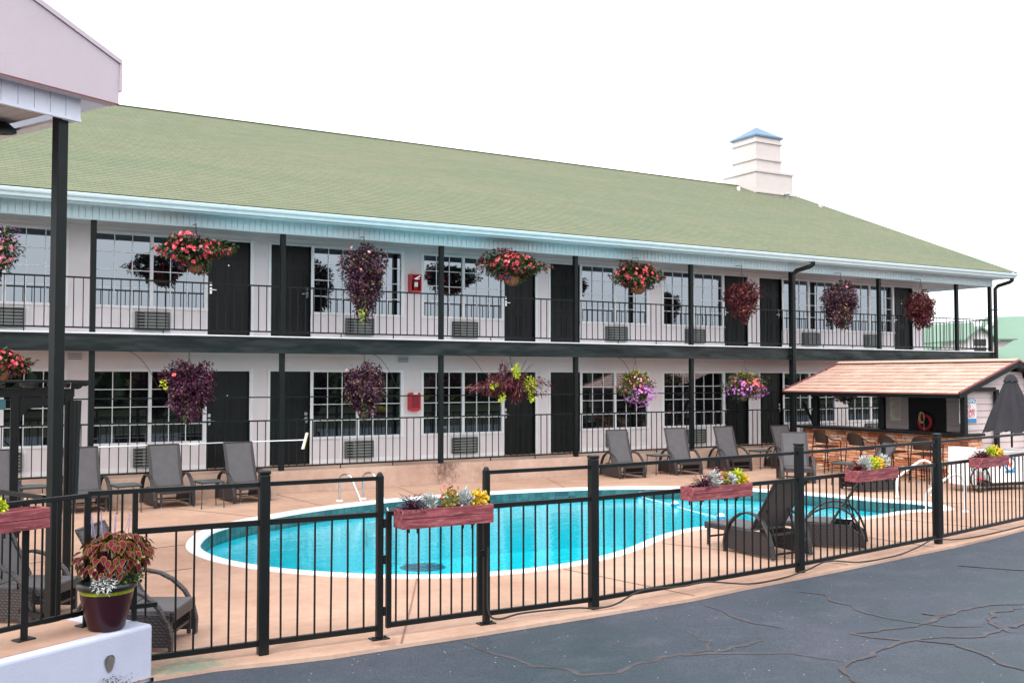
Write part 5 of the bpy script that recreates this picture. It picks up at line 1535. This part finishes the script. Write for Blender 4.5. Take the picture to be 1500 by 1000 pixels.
def basket(x, z, w, h, kind, label, seed, hook_z, by=20.0):
    r = random.Random(seed); rx = w / 2; rz = h / 2
    t = empty('hanging_basket', (x, by, z), 0, label, 'hanging basket', 'hanging flower baskets')
    bz = {'red': -rz * 0.72, 'mixed': -0.05}.get(kind, 0.02)
    br = 0.19
    b = MB().lathe([(br + 0.012, 0.0), (br, -0.01), (br * 0.95, -0.08), (br * 0.72, -0.16), (br * 0.35, -0.205), (0, -0.215)], 18, (0, 0, bz + 0.12)); b.build('basket', 'coir', t)
    cg = MB()
    for k in range(8):
        a = 2 * math.pi * k / 8
        cg.tube([(math.cos(a) * rr, math.sin(a) * rr, bz + 0.12 + zz) for rr, zz in ((br + 0.014, 0), (br * 0.97, -0.08), (br * 0.74, -0.165), (br * 0.3, -0.217))], 0.004, 4)
    cg.tube([(math.cos(2 * math.pi * k / 20) * (br + 0.014), math.sin(2 * math.pi * k / 20) * (br + 0.014), bz + 0.12) for k in range(20)], 0.006, 5, closed=True)
    cg.build('basket_wire', 'wire', t)
    hg = MB(); top = Vector((0, 0, min(hook_z - z - 0.12, rz + 0.30)))
    for k in range(3):
        a = 2 * math.pi * k / 3 + 0.4; hg.tube([(math.cos(a) * br, math.sin(a) * br, bz + 0.12), tuple(top)], 0.005, 4)
    zz = top.z; 
    while zz < hook_z - z - 0.03:
        hg.tube([(0.012 * math.cos(a), 0.004, zz + 0.022 + 0.022 * math.sin(a)) for a in [2 * math.pi * k / 8 for k in range(8)]], 0.004, 4, closed=True); zz += 0.034
    hg.beam((0, 0, hook_z - z - 0.02), (0, 0.25, hook_z - z + 0.0), 0.014)
    hg.build('hanger', 'wire', t)
    F = MB(); B = MB(); fm, bm_ = ['leaf_green'], ['petal_red']
    N = int(1500 * w * h) + 500
    if kind == 'red':
        f1 = blob(rx, rx * 0.75, rz * 0.80, (0, 0, rz * 0.14), 0.5, 0.45, 0.45, seed)
        foliage(F, r, int(N * 1.35), f1, 0.085, 0.055, 0, 0.4); foliage(F, r, 260, f1, 0.10, 0.06, 1, 0.2)
        f2 = blob(rx * 0.98, rx * 0.75, rz * 0.80, (0, 0, rz * 0.14), 0.86, 0.45, 0.45, seed)
        flowers(B, r, int(190 * w), f2, 0.043, 6, 0)
        f3 = blob(rx * 0.7, rx * 0.4, rz * 0.35, (-rx * 0.2 if seed % 2 else rx * 0.3, -0.05, -rz * 0.45), 0.6, 0.1, 0.4, seed)
        flowers(B, r, 90, f3, 0.016, 5, 1)
        fm = ['leaf_green', 'leaf_burgundy']; bm_ = ['petal_red', 'petal_dkviolet']
    elif kind in ('purple', 'purple_bright', 'burgundy'):
        c1 = blob(rx, rx * 0.85, rz * 0.72, (0, 0, rz * 0.24), 0.45, 0.25, 0.28, seed)
        c2 = blob(rx * 0.80, rx * 0.68, rz * 0.68, (0.02, 0, -rz * 0.28), 0.4, 0.38, 0.35, seed + 3)
        foliage(F, r, int(N * 1.9), c1, 0.066, 0.042, 0, 0.45, 1.0); foliage(F, r, int(N * 1.0), c2, 0.066, 0.042, 0, 0.8, 0.9)
        fm = {'purple': ['leaf_purple', 'leaf_lime', 'leaf_green'], 'purple_bright': ['leaf_purple_bright', 'leaf_lime', 'leaf_green'], 'burgundy': ['leaf_burgundy', 'leaf_orange', 'leaf_purple']}[kind]
        if kind == 'burgundy': foliage(F, r, 70, blob(rx * 0.5, rx * 0.6, rz * 0.2, (rx * 0.25, -0.1, rz * 0.35), 0.7), 0.10, 0.04, 1, 0.3)
        else:
            foliage(F, r, 60, blob(0.05, 0.1, rz * 0.4, (-rx * 0.25, -rx * 0.5, -rz * 0.62), 0.3), 0.05, 0.035, 2, 0.5)
            if seed in (12, 21): foliage(F, r, 26, blob(0.06, 0.05, rz * 0.18, (-rx * 0.3 if seed == 12 else -rx * 1.05, -rx * 0.5, -rz * 0.95 if seed == 12 else 0.15), 0.3), 0.06, 0.045, 1, 0.4)
        bm_ = ['petal_pink' if kind == 'purple' else 'petal_red']
        top_ = blob(rx * 1.0, rx * 0.8, rz * 0.55, (-rx * 0.15, -0.1, rz * 0.5), 0.92, 0, 0.2, seed)
        if kind != 'burgundy': flowers(B, r, 12 if seed == 12 else 8, top_, 0.036, 6, 0)
    elif kind == 'maroon_lime':
        c1 = blob(rx, rx * 0.7, rz * 0.75, (0, 0, -rz * 0.1), 0.3, 0.2, 0.5, seed)
        foliage(F, r, N, c1, 0.15, 0.035, 0, 0.9, 0.8)
        for (cx, cz, sx, sz, nn_) in ((-0.05, rz * 0.68, 0.07, rz * 0.38, 150), (rx * 0.42, -rz * 0.1, 0.17, rz * 0.45, 230), (-rx * 0.92, -0.05, 0.09, 0.07, 40), (-rx * 0.62, -rz * 0.75, 0.06, rz * 0.3, 50), (rx * 0.5, -rz * 0.75, 0.06, 0.1, 40)):
            foliage(F, r, nn_, blob(sx, 0.10, sz, (cx, -rx * 0.5, cz), 0.3), 0.06, 0.045, 1, 0.4)
        foliage(F, r, 80, blob(0.08, 0.08, rz * 0.4, (-0.2, 0, rz * 0.75), 0.3), 0.07, 0.045, 2, -0.3)
        for k in range(26):
            a = r.uniform(-0.5, 1.2); d = Vector((math.sin(a) * 1.0, r.uniform(-0.5, 0.3), math.cos(a) * 0.8)).normalized()
            F.tube([(0.1, 0, 0), tuple(Vector((0.1, 0, 0)) + d * r.uniform(0.45, 0.75))], 0.003, 3, 2)
        fm = ['leaf_burgundy', 'leaf_lime', 'leaf_purple']
    elif kind == 'mixed':
        c1 = blob(rx, rx * 0.85, rz, (0, 0, 0), 0.45, 0.15, 0.3, seed); foliage(F, r, N, c1, 0.07, 0.045, 0, 0.4)
        foliage(F, r, 350, blob(rx * 0.7, rx * 0.7, rz * 0.5, (-0.02, 0, rz * 0.48), 0.7), 0.07, 0.04, 1, 0.1)
        fm = ['leaf_green', 'leaf_olive']; bm_ = ['petal_violet', 'petal_red', 'petal_pink']
        if w > 1.0:
            flowers(B, r, 95, blob(rx * 0.55, rx * 0.7, rz * 0.7, (-rx * 0.5, -0.05, -rz * 0.15), 0.85), 0.036, 5, 0)
            flowers(B, r, 110, blob(rx * 0.55, rx * 0.7, rz * 0.6, (rx * 0.42, -0.05, -rz * 0.35), 0.85), 0.036, 5, 0)
            flowers(B, r, 80, blob(rx * 0.45, rx * 0.8, rz * 0.55, (0, -0.12, rz * 0.05), 0.88), 0.036, 5, 1)
            flowers(B, r, 40, blob(rx * 0.9, rx * 0.8, rz * 0.5, (0, -0.1, rz * 0.35), 0.9), 0.032, 5, 2)
        elif w < 0.85:
            flowers(B, r, 110, blob(rx, rx * 0.7, rz * 0.8, (0, 0, 0), 0.85), 0.034, 5, 0)
        else:
            flowers(B, r, 250, blob(rx * 0.82, rx * 0.85, rz * 0.72, (rx * 0.15, -0.08, -rz * 0.32), 0.88), 0.034, 5, 0)
            flowers(B, r, 75, blob(rx, rx * 0.9, rz * 0.6, (0, -0.05, rz * 0.3), 0.88), 0.030, 5, 2)
            flowers(B, r, 30, blob(rx, rx * 0.9, rz * 0.6, (-0.1, -0.05, rz * 0.0), 0.9), 0.028, 5, 1)
    elif kind == 'violet_red':
        c1 = blob(rx, rx * 0.8, rz, (0, 0, 0), 0.45, 0.1, 0.3, seed); foliage(F, r, N, c1, 0.07, 0.045, 0, 0.4)
        flowers(B, r, 200, blob(rx * 0.9, rx * 0.8, rz * 0.85, (0, -0.05, -rz * 0.15), 0.88), 0.036, 5, 0)
        flowers(B, r, 60, blob(rx, rx * 0.8, rz * 0.5, (0, -0.05, rz * 0.55), 0.88), 0.034, 5, 1)
        bm_ = ['petal_pink', 'petal_violet']
    stuff(F.build('foliage', fm, t, fix=False))
    if B.v: stuff(B.build('blossoms', bm_, t, fix=False))
UZ, LZ = 5.43, 2.90
basket(0.98, 4.70, 0.80, 0.75, 'violet_red', 'pink and violet petunia basket cut off by the left edge, upper floor', 10, UZ)
basket(4.50, 4.80, 1.22, 0.74, 'red', 'leftmost coral red begonia basket with brown liner, hung before the upper floor', 11, UZ)
basket(8.03, 4.46, 0.92, 1.62, 'purple', 'long trailing dark purple basket left of the upper extinguisher cabinet', 12, UZ)
basket(11.72, 4.93, 1.40, 0.86, 'red', 'widest coral red begonia basket, middle of the upper floor', 13, UZ)
basket(15.41, 4.87, 1.18, 0.80, 'red', 'coral red begonia basket with violet trailers, right of the widest one upstairs', 14, UZ)
basket(18.92, 4.43, 0.98, 1.10, 'burgundy', 'burgundy basket between two upper doors, third from the right upstairs', 15, UZ)
basket(22.76, 4.46, 1.10, 1.32, 'purple', 'big dark purple basket right of the downspout upstairs', 16, UZ)
basket(26.29, 4.45, 1.00, 1.12, 'burgundy', 'burgundy and orange basket in front of the last upper door', 17, UZ)
basket(1.10, 2.60, 0.85, 0.50, 'red', 'red begonia basket above the dark pergola at the left edge, lower floor', 20, LZ)
basket(4.40, 2.11, 0.98, 1.22, 'purple_bright', 'bright purple basket with pink blooms before the leftmost lower door', 21, LZ)
basket(8.06, 2.10, 0.92, 1.14, 'purple', 'round purple basket left of the lower extinguisher cabinet', 22, LZ)
basket(11.68, 2.26, 1.40, 0.82, 'maroon_lime', 'dark maroon basket with bright lime creeper in the middle of the lower floor', 23, LZ)
basket(15.31, 2.13, 0.92, 0.84, 'mixed', 'basket with lilac petunias spilling below pink and yellow green top, lower floor', 24, LZ)
basket(18.99, 2.16, 1.15, 0.72, 'mixed', 'wide lilac and red petunia basket left of the bar roof', 25, LZ)
basket(22.86, 1.92, 0.80, 0.42, 'mixed', 'small lilac basket seen under the bar roof', 26, LZ)

def planter(loc, rz, W, H, label, seed, plants, D=0.17):
    """box centred on local x, front towards -y, top at z=0"""
    r = random.Random(seed)
    t = empty('flower_box', loc, rz, label, 'flower box', 'red wooden flower boxes on the pool fence')
    h2 = H / 2
    for (a, b) in ((0, h2 - 0.003), (h2 + 0.001, H)):
        bevel(MB().box(-W / 2, W / 2, -D / 2 - 0.018, -D / 2, -b, -a).build('front_board', 'red_wood', t), 0.003)
    MB().box(-W / 2, W / 2, D / 2, D / 2 + 0.018, -H, 0).build('back_board', 'red_wood', t)
    for s in (-1, 1): bevel(MB().box(s * (W / 2 - 0.009) - 0.009, s * (W / 2 - 0.009) + 0.009, -D / 2, D / 2, -H, 0.0).build('end_board', 'red_wood', t), 0.003)
    MB().box(-W / 2 + 0.018, W / 2 - 0.018, -D / 2, D / 2, -H, -H + 0.015).build('bottom_board', 'red_wood', t)
    MB().box(-W / 2 + 0.018, W / 2 - 0.018, -D / 2, D / 2, -0.04, -0.025).build('soil', 'soil', t)
    for x in (-W * 0.32, W * 0.28):
        MB().beam((x, -D / 2, -H - 0.008), (x, D / 2 + 0.05, -H - 0.008), 0.02, 0.012).beam((x, D / 2 + 0.045, -H - 0.07), (x, D / 2 + 0.045, 0.0), 0.018, 0.01).beam((x, -D * 0.3, -H - 0.01), (x, -D * 0.3, -H - 0.05), 0.014, 0.01).build('bracket', 'metal_black', t)
    for (x, kind, s_) in plants:
        m = MB(); c = (x, 0.0, 0.02 + s_ * 0.5)
        if kind == 'spiky':
            for k in range(150):
                a = r.uniform(0, 6.28); e = r.uniform(0.1, 1.2); d = Vector((math.cos(a) * math.cos(e), math.sin(a) * math.cos(e), math.sin(e)))
                p0 = Vector((x + r.uniform(-0.03, 0.03), r.uniform(-0.03, 0.03), -0.02)); L = s_ * r.uniform(0.6, 1.2)
                pts = [p0, p0 + d * L * 0.6, p0 + d * L * 0.95 + Vector((0, 0, -L * 0.22))]
                leaf(m, pts[1], (pts[2] - pts[1]).normalized(), Vector((0, 0, 1)), L * 0.4, 0.016); leaf(m, pts[0], (pts[1] - pts[0]).normalized(), Vector((0, 0, 1)), L * 0.7, 0.012)
            m.build('plant', 'leaf_purple_bright' if s_ > 0.17 else 'leaf_burgundy', t, fix=False)
        elif kind == 'silver':
            foliage(m, r, 260, blob(s_ * 0.45, s_ * 0.4, s_ * 0.6, (x, 0, s_ * 0.35), 0.2), 0.05, 0.018, 0, -0.5, 0.7); m.build('plant', 'leaf_silver', t, fix=False)
        elif kind == 'yellow':
            foliage(m, r, 330, blob(s_ * 0.7, s_ * 0.4, s_ * 0.45, (x, 0, s_ * 0.3), 0.2), 0.04, 0.03, 0, -0.2, 0.8); m.build('plant', 'leaf_yellow', t, fix=False)
        elif kind == 'lime':
            foliage(m, r, 260, blob(s_ * 0.5, s_ * 0.4, s_ * 0.5, (x, 0, s_ * 0.35), 0.2), 0.04, 0.025, 0, -0.3, 0.8); m.build('plant', 'leaf_lime', t, fix=False)
        elif kind == 'marigold':
            foliage(m, r, 240, blob(s_ * 0.42, s_ * 0.38, s_ * 0.42, (x, 0, s_ * 0.3), 0.2), 0.04, 0.02, 0, -0.3, 0.8)
            flowers(m, r, 16, blob(s_ * 0.5, s_ * 0.4, s_ * 0.5, (x, 0, s_ * 0.45), 0.9), 0.016, 7, 1); flowers(m, r, 12, blob(s_ * 0.4, s_ * 0.3, s_ * 0.3, (x, 0, s_ * 0.4), 0.9), 0.016, 7, 2)
            for k in range(5):
                q = Vector((x + r.uniform(-s_ * .5, s_ * .5), r.uniform(-0.03, 0.03), s_ * r.uniform(0.8, 1.1))); m.tube([(x, 0, 0), tuple(q)], 0.0025, 3, 0); flowers(m, r, 2, lambda r_, q=q: (q, Vector((0, 0, 1))), 0.016, 7, 1)
            m.build('plant', ['leaf_olive', 'petal_red', 'leaf_orange'], t, fix=False)
    return t
planter((4.215, 8.45, 1.185), 0, 0.95, 0.175, 'red flower box with purple grass and yellow blooms on the pool gate', 31, [(-0.34, 'spiky', 0.19), (-0.15, 'silver', 0.11), (0.05, 'marigold', 0.19), (0.22, 'silver', 0.13), (0.36, 'yellow', 0.14)])
planter((7.72, fy(7.72) - 0.12, 1.185), math.atan2(0.3, 3.3), 0.96, 0.15, 'red flower box in the middle of the long fence, dark grass hanging over its front', 32, [(-0.22, 'spiky', 0.18), (-0.05, 'silver', 0.15), (0.08, 'marigold', 0.17), (0.22, 'silver', 0.10), (0.33, 'lime', 0.17), (0.42, 'yellow', 0.09)])
planter((10.73, fy(10.73) - 0.12, 1.20), math.atan2(0.5, 3.3), 0.95, 0.15, 'red flower box with silver leaves between the two tall posts at the right', 33, [(-0.34, 'spiky', 0.14), (-0.16, 'silver', 0.17), (0.02, 'lime', 0.16), (0.14, 'yellow', 0.16), (0.30, 'silver', 0.16)])
planter((14.05, fy(14.05) - 0.12, 1.19), math.atan2(0.66, 3.5), 0.95, 0.15, 'red flower box with orange and lime leaves in front of the white cart', 34, [(-0.34, 'spiky', 0.16), (-0.15, 'spiky', 0.12), (0.05, 'lime', 0.16), (0.18, 'yellow', 0.18), (0.32, 'yellow', 0.12)])
planter((0.30, 8.07, 1.42), R(27), 1.05, 0.15, 'weathered red flower box with lime plant on the rail above the white wall', 35, [(-0.05, 'lime', 0.15), (-0.3, 'yellow', 0.14), (0.17, 'lime', 0.09), (-0.45, 'spiky', 0.14)], D=0.15)

def coleus():
    r = random.Random(8); O = Vector((1.245, 8.44, 0.42))
    t = empty('potted_coleus', O, 0, 'maroon glazed pot of crimson and lime coleus on the end of the white wall', 'potted plant')
    b = MB().lathe([(0, 0), (0.125, 0), (0.135, 0.01), (0.165, 0.12), (0.193, 0.24), (0.20, 0.29), (0.202, 0.315), (0.225, 0.325), (0.230, 0.35), (0.222, 0.372), (0.20, 0.375), (0.19, 0.35), (0.0, 0.34)], 32,
                   mis=[0, 0, 0, 0, 0, 1, 2, 2, 2, 2, 2, 3])
    b.build('pot', ['pot', 'pot_lime', 'pot_rim', 'soil'], t)
    # leaf mesh: lime margin with a raised maroon heart
    m = MB(); pts = []; K = 7
    def outline(sc, z):
        o = []
        for side in (1, -1):
            rng = range(K + 1) if side == 1 else range(K - 1, 0, -1)
            for i in rng:
                u = i / K; w = 0.34 * math.sin(math.pi * u ** 0.75) * (1 - 0.25 * u) * (1 + (0.07 if i % 2 else -0.03))
                x = (u - 0.45) * sc + 0.45; y = side * w * sc
                o.append((x, y, z + 0.28 * abs(y) - 0.35 * x * x))
        return o
    o1 = outline(1.0, 0.0); n = len(o1)
    cx = [(0.45, 0, -0.35 * 0.2)]
    o2 = outline(0.80, 0.018)
    def fan(o, mi):
        c_ = len(o); spine = [(p[0], 0, (0.0 if mi == 0 else 0.018) - 0.35 * p[0] ** 2) for p in o[:K + 1]]
        vs = list(o) + spine; fs = []
        for i in range(K): fs.append((i, i + 1, c_ + i + 1, c_ + i))
        low = [0] + [n - i for i in range(1, K)] + [K]
        for i in range(K): fs.append((low[i], c_ + i, c_ + i + 1, low[i + 1]))
        m.add(vs, fs, mi, True)
    fan(o1, 0); fan(o2, 1)
    me = m.mesh('leaf', ['coleus_edge', 'coleus_core'])
    cnt = 0
    for q in range(296):
        v = Vector((r.gauss(0, 1), r.gauss(0, 1), r.gauss(0, 1)))
        v.normalize()
        if v.z < -0.62: v.z = -v.z
        k = r.uniform(0.78, 1.02)
        p = Vector((0.055 + v.x * 0.27 * k, v.y * 0.22 * k, 0.54 + v.z * 0.185 * k + 0.06 * (0.5 + v.x * 0.5)))
        yaw_ = math.atan2(v.y, v.x) + r.uniform(-0.6, 0.6); pit_ = r.uniform(0.1, 1.0) + max(0, -v.z) * 0.6 + (1 - abs(v.z)) * 0.35 - 0.25
        o = link('leaf', me, t, p); o.rotation_euler = (r.uniform(-0.35, 0.35), pit_, yaw_); s = r.uniform(0.055, 0.095); o.scale = (s, s, s)
    st_ = MB()
    for q in range(26):
        a = r.uniform(0, 6.28); rr = r.uniform(0.02, 0.2)
        st_.tube([(math.cos(a) * 0.06, math.sin(a) * 0.06, 0.34), (math.cos(a) * rr + 0.02, math.sin(a) * rr, 0.6)], 0.006, 5)
    st_.build('stem', 'coleus_core', t)
    for (x, y, z) in ((-0.12, 0.02, 0.90), (-0.05, 0.0, 0.92), (0.06, 0.0, 0.90), (0.17, 0.03, 0.88)):
        s = MB().tube([(x * 0.7, y, 0.7), (x, y, z)], 0.003, 4)
        for k in range(16):
            zz = z - 0.012 * k * 0.9; s.lathe([(0, 0.008), (0.007, 0), (0, -0.006)], 5, (x * (0.98 if k < 8 else 0.95), y, zz))
        s.build('flower_spike', 'spike', t)
    f = MB(); foliage(f, r, 420, blob(0.10, 0.09, 0.07, (-0.04, -0.17, 0.38), 0.2), 0.032, 0.010, 0, 0.1, 0.9)
    f.build('dusty_miller', 'leaf_silver', t, fix=False)
    f = MB(); foliage(f, r, 160, blob(0.09, 0.08, 0.04, (0.16, -0.10, 0.40), 0.2), 0.035, 0.025, 0, 0.2, 0.8)
    f.build('trailing_green', ['leaf_green'], t, fix=False)
coleus()

# pergola / swing frame at the left --------------------------------------
def pergola():
    O = Vector((1.1, 13.0, 0))
    t = empty('garden_pergola', O, 0, 'dark garden pergola with slatted top and scalloped rafter ends at the left', 'pergola')
    def at(mb, nm, mat='metal_black', bev=0.004): return bevel(mb.build(nm, mat, t), bev)
    for (x, y) in ((-0.22, 0), (0.36, 0), (0.36, 1.6), (-1.9, 0), (-1.9, 1.6)):
        at(MB().box(x - 0.045, x + 0.045, y - 0.045, y + 0.045, 0, 2.18), 'post')
    for y in (0, 1.6): at(MB().box(-2.6, 0.42, y - 0.02, y + 0.02, 2.16, 2.26), 'beam')
    x = -2.5
    for i in range(9):
        yy = -0.25 + 0 * i
        x = -2.4 + i * 0.34
        at(MB().prism([(-0.35, 2.33), (1.95, 2.33), (1.95, 2.29), (1.85, 2.27), (-0.25, 2.27), (-0.33, 2.30)], 'x', x - 0.018, x + 0.018), 'rafter')
    for i in range(9):
        y = -0.28 + i * 0.26
        m = MB().prism([(-2.7, 2.332), (0.56, 2.332), (0.56, 2.36), (-2.7, 2.36)], 'y', y - 0.02, y + 0.02); at(m, 'slat')
    # scalloped end
    m = MB(); pl = [(0.38, 2.33)] + [(0.58 - 0.0 * k, 2.33) for k in range(1)] + [(0.575, 2.30), (0.54, 2.285), (0.51, 2.29), (0.49, 2.265), (0.45, 2.25), (0.42, 2.255), (0.38, 2.235)]
    m.prism(pl, 'y', -0.03, 0.01); at(m, 'scalloped_end')
    # arched brace panels
    pts = [(-0.175, 2.16), (0.315, 2.16), (0.315, 1.70)]
    arc_ = [(-0.175 + 0.49 * (1 - math.cos(a)) * 1.0, 1.60 + 0.44 * math.sin(a)) for a in [math.pi / 2 * k / 8 for k in range(9)]]
    m = MB(); m.prism([(-0.175, 2.158), (0.315, 2.158), (0.315, 2.06), (0.1, 2.055), (-0.08, 2.02), (-0.15, 1.93), (-0.175, 1.8)], 'y', -0.02, 0.02); at(m, 'arched_brace')
    # curtain gathered at the right post
    c = MB(); vs = []; K = 20
    for i in range(K + 1):
        a = 2 * math.pi * i / K
        for z, rr in ((2.12, 0.06), (1.6, 0.055), (1.0, 0.05)):
            f = 1 + 0.25 * math.cos(5 * a); vs.append((0.42 + math.cos(a) * rr * f - (2.12 - z) * 0.012, -0.06 + math.sin(a) * rr * f, z))
    c.add(vs, [(i * 3 + k, i * 3 + 3 + k, i * 3 + 4 + k, i * 3 + 1 + k) for i in range(K) for k in range(2)], 0, True)
    c.build('curtain', 'metal_black', t)
    MB().box(-0.40, -0.32, -0.06, -0.05, 2.02, 2.14).build('cloth_tab', 'teal_cloth', t)
pergola()
def tan_pot():
    m = MB().lathe([(0, 0), (0.13, 0), (0.17, 0.10), (0.185, 0.25), (0.18, 0.38), (0.15, 0.44), (0.10, 0.47), (0, 0.475)], 24)
    o = m.build('barrel_stool', 'tan'); o.location = (1.58, 18.2, 0); o.scale = (1.15, 1, 1)
    tag(o, 'tan rounded barrel seat on the deck glimpsed left of the canopy column', 'garden stool')
tan_pot()
